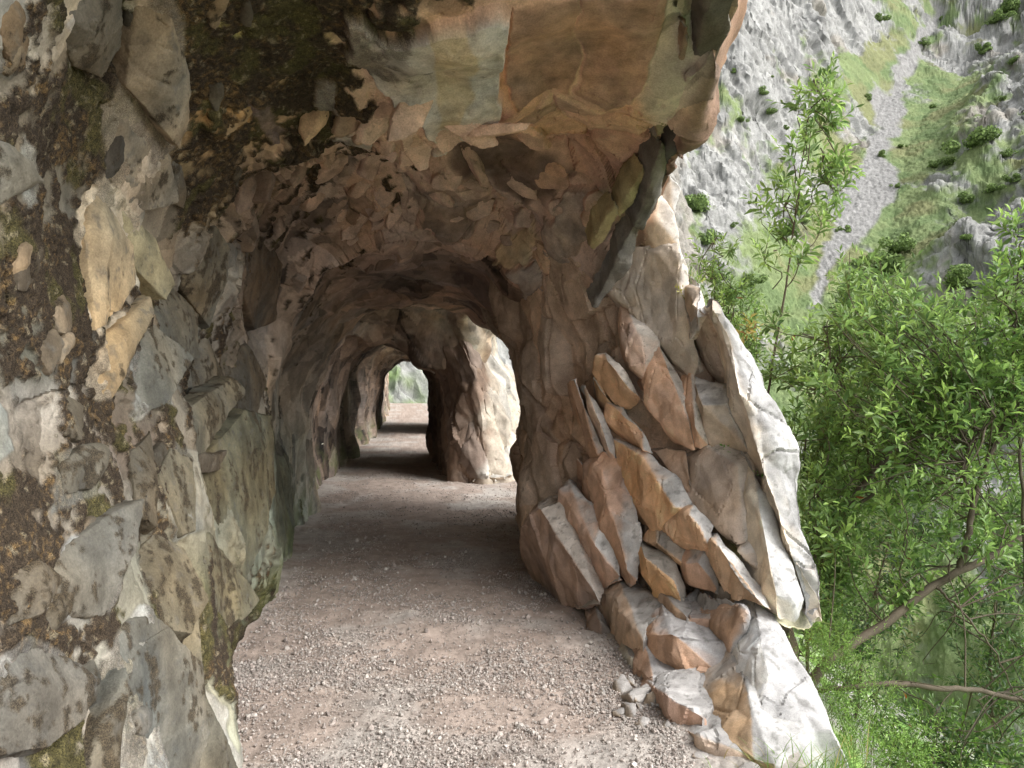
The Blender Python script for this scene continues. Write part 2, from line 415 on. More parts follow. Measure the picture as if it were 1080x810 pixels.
# big undulation first, then plates, then the broken relief
N0 = grid_normals(TUN).reshape(-1, 3)
if (N0[(NP * (NS // 2)) + 150][0]) < 0: N0 = -N0; FLIP = True
else: FLIP = False
amp0 = np.where(p0[:, 1] < 6, .11, .085)
h0 = amp0 * fbm(p0 * np.array([1.1, 1.1, .7]), 3, off=2)
plate = np.zeros(len(p0)); pcol = np.zeros((len(p0), 3)); pw = np.zeros(len(p0)); pws = np.zeros(len(p0))
for poly, hgt, rgb in PATCH:
    sel = near & (wx > min(q[0] for q in poly) - 14) & (wx < max(q[0] for q in poly) + 14) & (wy > min(q[1] for q in poly) - 14) & (wy < max(q[1] for q in poly) + 14)
    idx = np.nonzero(sel)[0]
    if not len(idx): continue
    w = soft_inside(poly, wx[idx], wy[idx], 11 if rgb in ((164,112,78),(150,118,96),(118,92,78),(156,142,120)) else 2.2)
    plate[idx] = np.maximum(plate[idx], hgt * (.08 if poly[0][0] < 330 else .8) * w)
    pcol[idx] = pcol[idx] * (1 - w[:, None]) + grey_(srgb(*rgb), .25) * (1.0 if poly[0][0] < 330 and poly[0][1] < 400 else .72 if poly[0][0] < 330 else 1.15) * w[:, None]
    pw[idx] = np.maximum(pw[idx], w)
    if poly[0][0] >= 330: pws[idx] = np.maximum(pws[idx], soft_inside(poly, px[idx], py[idx], 14))
P1 = (p0 + N0 * (h0 + plate)[:, None]).reshape(TUN.shape)
sgn = 1.0
cov0 = smooth(-.10, .10, (idw(wx, wy, [(z[0], z[1]) for z in ZONE], [[z[3]] for z in ZONE])[:, 0] - .5) * 1.1 + fbm(p0 * 3.2, 5, off=41) * .5 + fbm(p0 * 13, 3, off=47) * .3) * smooth(10, 8, p0[:, 1])
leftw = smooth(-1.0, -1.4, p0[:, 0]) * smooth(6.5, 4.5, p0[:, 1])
vfr = smooth(3.6, 4.4, p0[:, 1]) * smooth(7.0, 6.0, p0[:, 1]) * smooth(-2.0, -1.4, p0[:, 0])
fade = (1 + .75 * vfr) * (1 - .5 * pws) * (1 - .55 * cov0) * (1 - .12 * leftw)
if FLIP:
    P1 = P1[:, ::-1]; fade = fade.reshape(NS, NP)[:, ::-1].ravel()
P2, info = rock_relief(P1, fade=fade, crack=vfr, N=grid_normals((p0 + N0 * h0[:, None]).reshape(TUN.shape)).reshape(-1, 3))
if FLIP:
    P2 = P2[:, ::-1]
    info = [tuple(x.reshape((NS, NP) + x.shape[1:])[:, ::-1].reshape((-1,) + x.shape[1:]) for x in t_) for t_ in info]
    fade = fade.reshape(NS, NP)[:, ::-1].ravel()
P2[:, :22, :] = P2[:, :22, :]     # feet stay below the path
p2 = P2.reshape(-1, 3)

# colours of the rock itself
pc_ = p2
zc = idw(wx, wy, [(z[0], z[1]) for z in ZONE], [list(srgb(*z[2])) + [z[3]] for z in ZONE])
base = zc[:, :3]; cover = zc[:, 3]
def grey(c, k):
    l = c @ np.array([.3, .59, .11]); return c * (1 - k) + l[:, None] * k
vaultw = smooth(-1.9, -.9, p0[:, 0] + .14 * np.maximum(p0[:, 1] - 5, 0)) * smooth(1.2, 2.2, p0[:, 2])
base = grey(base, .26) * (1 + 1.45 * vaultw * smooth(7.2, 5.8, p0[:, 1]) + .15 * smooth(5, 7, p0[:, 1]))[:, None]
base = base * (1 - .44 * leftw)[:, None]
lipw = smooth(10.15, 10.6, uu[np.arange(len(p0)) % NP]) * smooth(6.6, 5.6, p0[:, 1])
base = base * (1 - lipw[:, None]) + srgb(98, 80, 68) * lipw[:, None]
inner = smooth(8.5, 10.5, p0[:, 1])
lime = smooth(.1, .5, fbm(pc_ * .8, 3, off=21))
innc = srgb(118, 104, 92) * (1 - lime[:, None]) + srgb(150, 140, 126) * lime[:, None]
lowside = smooth(.9, .2, p0[:, 2])[:, None] * .5
base = base * (1 - inner[:, None]) + innc * inner[:, None]
cover = cover * (1 - inner) + inner * .08
back = smooth(1.2, .6, p0[:, 1])
base = base * (1 - back[:, None]) + srgb(150, 142, 126) * back[:, None]; cover = cover * (1 - back) + .5 * back
r1, r2, r3 = info[0][2], info[1][2], info[2][2]
fresh = (smooth(.70, .74, r2[:, 0]) * .45 + smooth(.82, .86, r3[:, 0]) * .3) * smooth(.9, 1.4, p0[:, 2])
tone = 1 + .34 * (r1[:, 0] - .5) + .8 * (r2[:, 1] - .5) + .7 * (r3[:, 1] - .5) + fresh + .3 * fbm(pc_ * 9, 5, off=61)
warm = ((r2[:, 2] - .5) * .2 + .2 * fbm(pc_ * 2.2, 3, off=31))[:, None] * np.array([.5, 0, -.55])
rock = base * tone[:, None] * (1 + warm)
rock = rock * (1 - pw[:, None]) + pcol * (1 + .45 * fbm(pc_ * 7, 5, off=3)[:, None] + .35 * fbm(pc_ * 2.5, 3, off=6)[:, None] + .25 * fbm(pc_ * 18, 4, off=6)[:, None]) * (1 + .13 * fbm(pc_ * 3.5, 4, off=13)[:, None] * np.array([1.1, .2, -.9])) * pw[:, None]
# soil, dry moss and ochre lichen lie on part of it
g = fbm(pc_ * np.array([4, 4, 1.9]), 5, off=41) * .5 + fbm(pc_ * 13, 3, off=47) * .3 + .05 * (r2[:, 3] - .5)
cov = smooth(-.06, .06, (cover - .5) * 1.1 + g) * (1 - pw * .48)
gr = fbm(pc_ * 60, 4, off=51); gg = fbm(pc_ * 5, 3, off=57)
soil = srgb(60, 51, 40) * (1 + .55 * gr)[:, None]
ochre = srgb(118, 94, 56); moss = srgb(76, 72, 42); pale = srgb(150, 140, 116)
om = smooth(.05, .5, gr * .9 + gg * .55 + .35 * soft_inside([(185,0),(250,0),(262,170),(230,260),(180,380),(170,300),(200,140)], px, py, 40) * near
            + .3 * soft_inside([(60,90),(120,90),(125,180),(80,200)], px, py, 20) * near - .12)
om = om * .4
soil = soil * (1 - om[:, None]) + ochre * (1 + .5 * gr)[:, None] * om[:, None]
mo = smooth(.1, .35, fbm(pc_ * 4, 4, off=67)) * .8
soil = soil * (1 - mo[:, None]) + moss * (1 + .6 * gr)[:, None] * mo[:, None]
sp = smooth(.40, .5, fbm(pc_ * 32, 3, off=71))
soil = soil * (1 - .4 * sp[:, None]) + pale * .4 * sp[:, None]
rock = rock * (1 - cov[:, None]) + soil * cov[:, None]
# green film near the foot of the wall
alg = smooth(.75, .1, p0[:, 2]) * smooth(-.05, .3, fbm(pc_ * 2.5, 4, off=81)) * smooth(4.0, 6.5, p0[:, 1] + 0) * .55
rock = rock * (1 - alg[:, None]) + srgb(92, 104, 58) * alg[:, None]
rock = rock * np.minimum(1, .6 / rock.max(1))[:, None]; rock = np.clip(rock, .012, .7)
# rough skin where soil and moss cover the stone
Ns = grid_normals(P2).reshape(-1, 3) * (-1 if FLIP else 1)
p2 = p2 + Ns * (cov * (.014 * fbm(pc_ * 12, 4, off=91) + .008 * fbm(pc_ * 45, 3, off=95) + .010))[:, None]

GF = grid_faces(NS, NP)
if FLIP: GF = GF[:, ::-1]
cliff = empty('tunnel_cliff', (0, 0, 0), label='brown fractured limestone cliff with a walking tunnel hewn through it', cat='cliff', kind='structure')
jcol = (GF % NP).min(1); jrow = (GF // NP).min(1)
cut = np.searchsorted(uu, 5.6); cut2 = np.searchsorted(uu, 11.0); yin = np.searchsorted(ys, 9.3)
def sub_mesh(name, sel):
    f = GF[sel]; ids, inv = np.unique(f.ravel(), return_inverse=True)
    return mesh_np(name, p2[ids], inv.reshape(-1, 4), M_ROCK, cliff, np.column_stack([rock, cov])[ids], sharp=34)
sub_mesh('side_wall', (jcol < cut) & (jrow < yin))
sub_mesh('vault', (jcol >= cut) & (jcol < cut2) & (jrow < yin))
sub_mesh('outer_face', (jcol >= cut2))
sub_mesh('inner_passage', (jcol < cut2) & (jrow >= yin))

# ------------------------------------------------------------------ pillars left standing between the tunnel windows
def pillar(name, levels, ny, nth, cfun, sizes, amps, seed, parent):
    """levels: list of (z, outline [(x, y), ...]) with equal point counts"""
    Z = np.array([l[0] for l in levels]); O = np.array([l[1] for l in levels], float)
    rows = []
    zz = np.linspace(Z[0], Z[-1], ny)
    k = O.shape[1]
    for z in zz:
        o = np.stack([[np.interp(z, Z, O[:, j, c]) for c in (0, 1)] for j in range(k)])
        oc = np.vstack([o, o[:3]])
        u = np.linspace(1, k + 1, nth, endpoint=False)
        Pq = np.vstack([oc, oc[3:4]]); 
        i = u.astype(int); t = (u - i)[:, None]
        g = lambda q: o[(i + q - 1) % k]
        A_, B_, C_, D_ = g(0), g(1), g(2), g(3)
        cr = .5 * (2 * B_ + (C_ - A_) * t + (2 * A_ - 5 * B_ + 4 * C_ - D_) * t * t + (3 * B_ - A_ - 3 * C_ + D_) * t ** 3)
        li = B_ + (C_ - B_) * t
        rows.append(np.column_stack([.5 * cr + .5 * li, np.full(nth, z)]))
    P = np.array(rows)
    N = grid_normals(P, True); cen = P.mean((0, 1))
    flip = ((P - cen) * N).sum() < 0
    if flip: P = P[:, ::-1]
    P = (P.reshape(-1, 3) + grid_normals(P, True).reshape(-1, 3) * (.07 * fbm(P.reshape(-1, 3) * 1.6, 3, off=seed))[:, None]).reshape(P.shape)
    P, inf = rock_relief(P, True, sizes, amps, BED, seed)
    q = P.reshape(-1, 3)
    tone = 1 + .3 * (inf[0][2][:, 0] - .5) + .45 * (inf[1][2][:, 1] - .5) + .3 * fbm(q * 5, 4, off=seed)
    c = cfun(q) * tone[:, None] * (1 + ((inf[1][2][:, 2] - .5) * .2)[:, None] * np.array([.5, 0, -.6]))
    f = grid_faces(ny, nth, True)
    return mesh_np(name, q, f, M_ROCK, parent, np.clip(c, .012, .8), sharp=34)

def blend(*pairs):
    def f(q):
        out = np.zeros((len(q), 3))
        n = fbm(q * 1.7, 4, off=5)[:, None]
        a, b = pairs
        w = smooth(-.25, .25, n)
        return srgb(*a) * (1 - w) + srgb(*b) * w
    return f
# ------------------------------------------------------------------ the buttress that carries the lip of the vault
buttress = empty('rock_buttress', (1.1, 5.4, 0), label='leaning limestone buttress of cracked tan and white slabs holding up the vault edge', cat='rock buttress')
BM = Matrix.Translation((-1.1, -5.4, 0))
core = pillar('core', [
 (-2.5, [(0.20,9.30),(0.15,8.00),(0.12,7.00),(0.40,5.80),(0.90,4.90),(1.20,4.80),(1.70,5.08),(2.40,6.00),(2.60,8.00),(2.20,9.60)]),
 (-.3, [(0.26,9.30),(0.16,8.00),(0.10,6.90),(0.45,5.80),(0.90,5.00),(1.20,4.70),(1.50,4.88),(2.10,6.00),(2.30,8.00),(1.80,9.40)]),
 (.6, [(0.24,9.40),(0.13,8.00),(0.10,6.90),(0.42,6.00),(0.90,5.30),(1.20,4.80),(1.50,4.88),(2.00,6.00),(2.10,8.00),(1.60,9.50)]),
 (1.4, [(0.20,9.40),(0.12,8.00),(0.14,6.80),(0.44,6.10),(0.95,5.45),(1.20,5.10),(1.40,5.18),(1.85,6.20),(2.00,8.00),(1.50,9.50)]),
 (2.0, [(0.10,9.40),(0.07,8.00),(0.10,6.70),(0.45,6.00),(0.90,5.55),(1.10,5.30),(1.20,5.38),(1.50,6.30),(1.75,8.00),(1.40,9.50)]),
 (2.5, [(-0.25,9.30),(-0.20,8.00),(0.00,6.60),(0.42,5.90),(0.80,5.45),(0.98,5.30),(1.06,5.43),(1.25,6.40),(1.60,8.00),(1.30,9.50)]),
 (3.1, [(-0.50,9.30),(-0.50,8.00),(-0.20,6.60),(0.25,5.90),(0.70,5.50),(0.90,5.30),(1.00,5.43),(1.10,6.40),(1.50,8.00),(1.30,9.50)]),
], 460, 620, blend((172, 148, 128), (188, 166, 146)), (.55, .22, .09), (.54, .54, .46), 11, buttress)
core.matrix_parent_inverse = BM

DP = [(560,600,6.7),(600,630,5.9),(640,660,5.05),(680,690,4.45),(700,745,3.86),(740,775,3.55),(790,810,3.25),(870,800,3.3),(620,320,5.75),(690,210,5.3),(715,260,5.2),(760,330,4.75),(845,500,4.5),
      (865,640,4.2),(700,450,5.15),(600,450,6.0),(650,450,5.55),(640,560,5.45),(600,520,5.9),(690,590,5.0),(735,610,4.75),(780,600,4.45),(800,650,4.1),(720,680,4.3),(820,720,3.7),(690,380,5.25),(740,450,4.9),(770,520,4.7),(660,300,5.6)]
def depth(px, py):
    w = [1 / ((px - x) ** 2 + (py - y) ** 2 + 40) ** 1.6 for x, y, _ in DP]
    return sum(a * d[2] for a, d in zip(w, DP)) / sum(w)

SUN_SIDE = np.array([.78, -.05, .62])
def rock_block(name, pts, mat, tan, white, parent=None, L=.02, seed=0, lit_bleach=(-.08, .36), chipping=1.0, relax=1, loc=None, dirt=None):
    """a broken rock: hull of its corner points, edges worn, faces chipped"""
    bm = bmesh.new()
    for p in pts: bm.verts.new(p)
    r = bmesh.ops.convex_hull(bm, input=bm.verts)
    bmesh.ops.delete(bm, geom=list({g for g in r['geom_interior'] if isinstance(g, bmesh.types.BMVert)}), context='VERTS')
    loose = [v for v in bm.verts if not v.link_faces]
    if loose: bmesh.ops.delete(bm, geom=loose, context='VERTS')
    bmesh.ops.recalc_face_normals(bm, faces=bm.faces)
    me0 = bpy.data.meshes.new(name); bm.to_mesh(me0); bm.free()
    tmp = bpy.data.objects.new(name, me0); COL.objects.link(tmp)
    md = tmp.modifiers.new('even', 'REMESH'); md.mode = 'VOXEL'; md.voxel_size = L; md.adaptivity = 0
    dg = bpy.context.evaluated_depsgraph_get()
    me = bpy.data.meshes.new_from_object(tmp.evaluated_get(dg), preserve_all_data_layers=False, depsgraph=dg)
    bpy.data.objects.remove(tmp); bpy.data.meshes.remove(me0); me.name = name
    n = len(me.vertices)
    co = np.empty(n * 3, np.float32); me.vertices.foreach_get('co', co); co = co.reshape(-1, 3).astype(float)
    ne = len(me.edges); ed = np.empty(ne * 2, np.int32); me.edges.foreach_get('vertices', ed); ed = ed.reshape(-1, 2)
    def relax_(x, it):
        for _ in range(it):
            s = np.zeros_like(x); k = np.zeros(n)
            np.add.at(s, ed[:, 0], x[ed[:, 1]]); np.add.at(s, ed[:, 1], x[ed[:, 0]])
            np.add.at(k, ed[:, 0], 1); np.add.at(k, ed[:, 1], 1)
            x = x * .5 + .5 * s / k[:, None]
        return x
    co = relax_(co, relax)
    def normals(x):
        me.vertices.foreach_set('co', x.astype(np.float32).ravel()); me.update()
        a = np.empty(n * 3, np.float32); me.vertex_normals.foreach_get('vector', a); return a.reshape(-1, 3).astype(float)
    N0 = normals(co); N = relax_(N0, 10); N /= np.linalg.norm(N, axis=1, keepdims=True) + 1e-9
    w = co + seed * 1.37
    size = min(.5, np.ptp(co, axis=0).max())
    h1, g1, r1 = chips(w, max(.11, size * .42), seed % 17, BED, .05, -1)
    co = co + N * (chipping * (size * .15 * h1 - size * .02 * (1 - smooth(0, .03, g1)) * (r1[:, 4] > .6)))[:, None]
    h2, g2, r2 = chips(co + seed * 1.37, .07, seed % 13 + 3, BED, .08, 1)
    co = co + N * (chipping * (.022 * h2) + .004 * fbm(co * 7 + seed, 3) + .0028 * fbm(co * 45 + seed, 3))[:, None]
    N = normals(co)
    k = smooth(lit_bleach[0], lit_bleach[1], N0 @ SUN_SIDE + .22 * fbm(co * 5 + seed, 4) + .1 * (r1[:, 1] - .5))  # sunward and upper faces painted whiter: weathering and sky light in one tint
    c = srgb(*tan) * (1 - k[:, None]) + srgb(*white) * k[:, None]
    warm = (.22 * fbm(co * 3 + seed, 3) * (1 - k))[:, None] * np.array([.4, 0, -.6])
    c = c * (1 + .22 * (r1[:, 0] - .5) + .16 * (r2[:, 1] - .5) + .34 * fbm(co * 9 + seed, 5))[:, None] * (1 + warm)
    # dark lichen freckles
    lf = smooth(.22, .5, fbm(co * 22 + seed, 4)) * k * .5
    c = c * (1 - lf[:, None]) + srgb(92, 90, 84) * lf[:, None]
    if dirt is not None:
        dm = smooth(-.05, .08, fbm(co * np.array([9, 9, 2.6]), 5, off=41) * .62 + fbm(co * 24, 4, off=47) * .45 + dirt - .5)[:, None]
        c = c * (1 + .5 * fbm(co * np.array([5, 5, 1.6]) + 3, 4))[:, None] * (1 + .22 * fbm(co * 2.2 + 9, 2)[:, None] * np.array([1, .3, -.6]))
        dm = dm * .8
        c = c * (1 - dm) + srgb(64, 55, 41) * (1 + .8 * fbm(co * 50, 3))[:, None] * dm
    a = me.color_attributes.new('tint', 'FLOAT_COLOR', 'POINT')
    cc = np.zeros((n, 4), np.float32); cc[:, :3] = np.clip(c, .012, .8)
    if dirt is not None: cc[:, 3] = dm[:, 0]
    a.data.foreach_set('color', cc.ravel())
    if loc is not None:
        co = co - np.asarray(loc)
        me.vertices.foreach_set('co', co.astype(np.float32).ravel()); me.update()
    me.polygons.foreach_set('use_smooth', np.ones(len(me.polygons), bool))
    me.set_sharp_from_angle(angle=math.radians(28))
    me.materials.append(mat)
    o = bpy.data.objects.new(name, me); COL.objects.link(o)
    if parent: o.parent = parent
    if loc is not None: o.location = loc
    return o

def _g(t, k=.3):
    m = .3 * t[0] + .59 * t[1] + .11 * t[2]; return tuple(v * (1 - k) + m * k for v in t)
TAN, TAN2, GREYB, WHITE, CREAM = (172, 136, 106), (178, 130, 92), (146, 130, 112), (186, 183, 178), (190, 178, 164)
def corners(sil, ridge=(), thick=.3, push=0.0, bev=.10):
    """sil: (px, py[, nearer in m]) of the outline; ridge: corners standing out towards the path"""
    pts = []
    cx = sum(p[0] for p in sil) / len(sil); cy = sum(p[1] for p in sil) / len(sil)
    grow = lambda p: (p[0] + (p[0] - cx) * .17 + np.sign(p[0] - cx), p[1] + (p[1] - cy) * .10 + np.sign(p[1] - cy)) + tuple(p[2:])
    sil = [grow(p) for p in sil]
    for p in sil:
        d = depth(p[0], p[1]) - (p[2] if len(p) > 2 else 0) - push
        pts.append(at(p[0], p[1], d))
        x, y, z = at(p[0], p[1], d)
        m = at(cx, cy, d)
        pts.append((x + (m[0] - x) * bev, y + thick, z + (m[2] - z) * bev))
    for p in ridge:
        pts.append(at(p[0], p[1], depth(p[0], p[1]) - push - (p[2] if len(p) > 2 else .1)))
    return pts

SLABS = [  # part name, outline, standing corners, thickness, nearer, colour of sheltered shaded faces, colour of weathered sky-lit faces
 ('slab', [(660,272),(672,264),(695,273),(713,261),(718,280),(716,312),(709,340),(722,362),(733,372),(726,400),(712,383),(695,358),(678,335),(660,318),(646,305)], [(690,300,.06),(705,330,.05)], .35, .06, GREYB, CREAM),
 ('slab', [(674,228),(697,207),(708,228),(713,260),(695,274),(673,263)], [(690,230,.05)], .3, .04, (160,130,96), CREAM),
 ('slab', [(697,207),(707,184),(718,200),(709,228)], [], .3, 0, GREYB, WHITE),
 ('slab', [(655,326),(661,320),(694,358),(690,376),(677,397),(667,385),(658,360),(650,338)], [(672,350,.05),(680,385,.05)], .3, .07, (160,128,106), CREAM),
 ('slab', [(695,361),(712,386),(722,406),(722,440),(729,470),(718,466),(700,442),(685,427),(674,405),(679,396),(690,378)], [(698,395,.06),(705,430,.05)], .3, .08, (170,128,98), CREAM),
 ('slab', [(632,378),(641,374),(652,385),(664,403),(674,419),(663,430),(648,425),(634,406),(628,394)], [(640,380,.1),(652,395,.13),(663,412,.12),(655,425,.1)], .3, .04, (176,132,92), CREAM),
 ('slab', [(628,397),(634,405),(648,426),(641,436),(632,420)], [(636,412,.05)], .25, .04, (176,134,90), CREAM),
 ('slab', [(601,404),(611,400),(614,418),(622,437),(634,467),(637,485),(630,489),(618,478),(611,455),(605,430)], [(606,408,.12),(614,445,.13),(628,480,.12)], .25, .05, (150,112,84), WHITE),
 ('slab', [(613,407),(620,406),(630,424),(640,440),(647,462),(647,480),(638,485),(630,455),(622,435)], [(618,412,.1),(634,452,.12),(641,475,.1)], .25, .06, (170,140,116), WHITE),
 ('slab', [(618,492),(628,485),(640,482),(652,484),(659,497),(660,512),(673,560),(671,608),(660,615),(648,600),(632,555),(620,520)], [(630,492,.16),(640,520,.17),(653,558,.17),(657,600,.15)], .35, .08, (160,120,92), WHITE),
 ('slab', [(612,487),(622,495),(636,522),(652,560),(650,585),(640,560),(618,520)], [(626,515,.06)], .3, .08, (152,112,86), CREAM),
 ('slab', [(592,520),(605,511),(613,516),(634,543),(643,566),(649,590),(652,611),(630,619),(612,592),(598,560),(590,540)], [(604,518,.14),(612,545,.16),(625,575,.15),(640,606,.12)], .35, .10, (158,122,98), WHITE),
 ('slab', [(553,560),(570,540),(592,533),(612,585),(631,620),(628,636),(614,644),(590,636),(565,612),(552,585)], [(585,570,.1),(610,620,.14),(575,600,.06)], .5, .12, (136,108,90), CREAM),
 ('slab', [(643,428),(661,428),(676,452),(688,478),(680,481),(667,478),(652,457),(643,447)], [(652,434,.13),(666,458,.14),(677,477,.13)], .3, .05, (176,130,92), WHITE),
 ('slab', [(655,470),(668,476),(688,478),(704,499),(722,530),(732,535),(715,548),(700,561),(685,559),(671,532),(660,514)], [(676,482,.15),(692,508,.17),(710,536,.16),(700,552,.10)], .35, .07, (182,130,84), WHITE),
 ('slab', [(715,535),(731,533),(752,554),(750,570),(745,581),(727,580),(712,568),(700,558)], [(726,542,.14),(740,560,.14),(745,574,.1)], .35, .10, (176,132,92), WHITE),
 ('slab', [(745,581),(748,568),(762,564),(779,588),(808,617),(811,643),(794,635),(773,633),(758,613)], [(756,574,.12),(772,596,.15),(790,617,.15),(806,640,.08)], .35, .12, (170,136,104), WHITE),
 ('slab', [(688,476),(705,473),(722,478),(727,502),(733,531),(718,518),(704,499)], [(712,490,.04)], .3, .05, (148,116,90), GREYB),
 ('slab', [(720,408),(730,394),(736,425),(744,456),(747,467),(738,475),(728,473),(729,450),(722,430)], [(733,450,.1)], .3, .08, (168,126,94), CREAM),
 ('slab', [(733,425),(730,394),(750,403),(773,412),(776,438),(787,475),(772,472),(752,474),(743,457)], [(738,426,.14),(769,423,.14),(770,455,.08)], .4, .08, (146,126,106), WHITE),
 ('slab', [(740,340),(757,326),(770,380),(775,414),(762,409),(744,391),(734,362)], [(745,385,-.02)], .35, -.05, (134,116,100), CREAM),
 ('slab', [(712,327),(720,297),(739,304),(742,335),(732,362),(722,346)], [(728,320,.06)], .3, .0, (140,122,104), WHITE),
 ('slab', [(713,292),(722,280),(741,300),(744,330),(738,335),(736,306)], [], .25, -.06, (150,140,126), WHITE),
 ('slab', [(709,342),(722,346),(733,364),(745,392),(733,398),(722,402),(712,384)], [(728,380,.04)], .3, -.02, (132,114,98), CREAM),
 ('slab', [(726,482),(747,474),(757,476),(780,473),(787,480),(793,495),(796,514),(793,538),(784,569),(773,569),(752,550),(733,531),(728,505)], [(740,492,.06),(778,490,.08),(770,545,.07)], .4, .07, (144,122,102), CREAM),
 ('slab', [(782,570),(795,540),(807,556),(810,598),(812,616),(795,597),(780,580)], [(800,560,.06)], .3, .08, (140,124,106), WHITE),
 ('slab', [(757,325),(769,328),(791,362),(807,410),(829,459),(838,480),(844,511),(850,560),(862,600),(867,632),(860,656),(848,652),(828,568),(804,504),(787,477),(774,430),(772,387),(759,339)], [(775,400,.05),(790,476,.06),(830,568,.05),(852,650,.04)], .5, .08, (160,146,128), (206,204,202)),
 ('slab', [(785,478),(797,490),(812,530),(828,565),(842,606),(846,628),(835,650),(818,648),(812,628),(809,610),(805,562),(795,541),(795,512)], [(798,515,.07),(812,580,.08),(818,626,.10),(836,632,.08)], .45, .12, (160,146,124), (206,204,200)),
 ('slab', [(811,600),(845,615),(858,661),(848,668),(832,664),(815,652)], [(846,640,.05)], .4, -.02, (150,142,104), (178,172,140)),
]
for k, (nm, sil, rid, th, nr, tan, wh) in enumerate(SLABS):
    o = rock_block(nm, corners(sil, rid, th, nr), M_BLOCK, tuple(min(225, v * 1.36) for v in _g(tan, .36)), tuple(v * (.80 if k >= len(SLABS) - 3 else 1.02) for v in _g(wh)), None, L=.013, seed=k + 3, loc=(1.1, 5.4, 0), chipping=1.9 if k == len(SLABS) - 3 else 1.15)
    o.location = (0, 0, 0); o.parent = buttress
    if k == len(SLABS) - 3: o['label'] = 'long white outer slab of the buttress with grey freckles'

# ------------------------------------------------------------------ loose blocks at the foot of the buttress: each lies there on its own
LOOSE = [
 ('large white boulder leaning against the buttress foot beside the shrubs', [(781,641),(800,638),(822,655),(831,680),(849,712),(871,765),(893,806),(893,835),(850,835),(800,775),(760,708),(769,672)], [(790,660,.1),(810,710,.12),(840,770,.1)], .5, .05, (186,180,170), (206,204,202)),
 ('wedge shaped boulder with a brown front face, nearest of the large blocks', [(753,735),(759,704),(776,694),(792,706),(817,732),(840,768),(858,818),(820,815),(791,793),(760,768)], [(759,714,.13),(789,728,.16),(803,763,.16),(820,805,.13)], .45, .12, (160,126,88), (204,202,198)),
 ('broad tan block with a pale lumpy top next to the shaded tunnel corner', [(632,621),(655,614),(686,627),(702,642),(684,668),(679,683),(648,669),(633,640)], [(640,628,.13),(655,650,.16),(672,655,.15),(678,676,.1)], .4, .06, (166,136,108), (200,194,186)),
 ('long brown fronted slab lying below the small cube shaped stone', [(680,672),(688,652),(710,647),(735,650),(769,675),(767,693),(754,711),(735,705),(708,696),(688,685)], [(690,668,.13),(706,666,.15),(724,682,.15),(750,703,.12)], .4, .10, (164,122,90), (202,198,196)),
 ('cube shaped tan stone with a white top in the middle of the buttress foot', [(718,593),(729,582),(744,580),(758,612),(757,629),(741,623),(726,618)], [(720,595,.1),(734,592,.13),(741,620,.12)], .3, .10, (166,126,98), (200,196,192)),
 ('rounded ochre block with a pale upper rim beside the cube shaped stone', [(671,584),(679,576),(697,581),(713,594),(721,616),(718,630),(696,621),(677,607)], [(677,586,.12),(697,592,.14),(712,612,.13),(716,626,.1)], .3, .10, (182,134,84), (196,186,170)),
 ('tan block resting on the rounded ochre block', [(683,574),(694,556),(707,556),(722,575),(728,590),(717,598),(700,584)], [(690,572,.1),(706,580,.12),(716,593,.1)], .3, .06, (172,134,96), (196,186,172)),
 ('thin tilted wedge of stone under the rounded ochre block', [(699,627),(709,626),(728,641),(726,652),(712,644)], [(705,630,.06),(722,646,.06)], .2, .12, (158,126,98), (196,190,182)),
 ('small split stone under the cube shaped stone', [(727,640),(744,628),(763,634),(751,656),(742,653),(728,649)], [(738,640,.06),(744,650,.06)], .2, .12, (150,114,90), (198,194,190)),
 ('flat topped white stone wedged against the large white boulder', [(749,656),(755,640),(780,639),(783,648),(776,662),(771,674),(751,662)], [(751,657,.08),(768,668,.09)], .25, .14, (150,118,94), (202,200,198)),
 ('small rounded tan stone tucked behind the cube shaped stone', [(757,620),(766,615),(777,630),(770,639),(757,635)], [(766,626,.05)], .2, .10, (158,132,106), (186,176,164)),
 ('narrow brown splinter at the shaded corner of the path', [(619,643),(630,640),(646,667),(638,668),(624,656)], [(632,652,.05)], .25, .05, (136,108,88), (170,158,146)),
 ('white wedge with a brown end lying below the long brown fronted slab', [(672,700),(684,683),(713,702),(731,714),(715,723),(690,722)], [(676,698,.08),(692,716,.08)], .3, .12, (158,122,96), (204,200,198)),
 ('crumbling white block below the wedge shaped boulder', [(680,726),(702,711),(736,707),(752,720),(750,744),(742,753),(729,753),(704,746)], [(688,722,.08),(704,734,.12),(728,744,.12)], .3, .12, (160,122,98), (204,200,196)),
 ('low white slab half buried along the edge of the gravel', [(703,758),(733,751),(758,770),(776,781),(795,796),(806,815),(784,822),(749,806),(722,778)], [(712,757,.06),(734,775,.08),(760,796,.08)], .3, .10, (166,140,116), (202,198,194)),
 ('pale flat stone set in the gravel beside the tan block', [(647,692),(659,677),(678,690),(670,700)], [(662,690,.03)], .15, .10, (160,150,130), (192,188,180)),
 ('long flat grey stone in the gravel edge', [(641,716),(655,711),(690,738),(689,749),(662,737)], [(664,724,.03)], .15, .10, (160,152,142), (190,186,182)),
]
for k, (lab, sil, rid, th, nr, tan, wh) in enumerate(LOOSE):
    pts = corners(sil, rid, th, nr)
    big = k < 4
    pts += [(p[0], p[1], p[2] - .12) for p in pts if p[2] < .35]          # bedded in the ground
    c = np.mean(pts, 0); c[2] = min(p[2] for p in pts)
    o = rock_block('boulder' if big else 'loose_block', pts, M_BLOCK, tuple(min(225, v * 1.28) for v in _g(tan, .34)), tuple(v * .82 for v in _g(wh)), None, L=.012, seed=k + 59, loc=c, lit_bleach=(-.16, .30))
    tag(o, lab, 'boulder' if big else 'rock', 'loose blocks at the buttress foot')

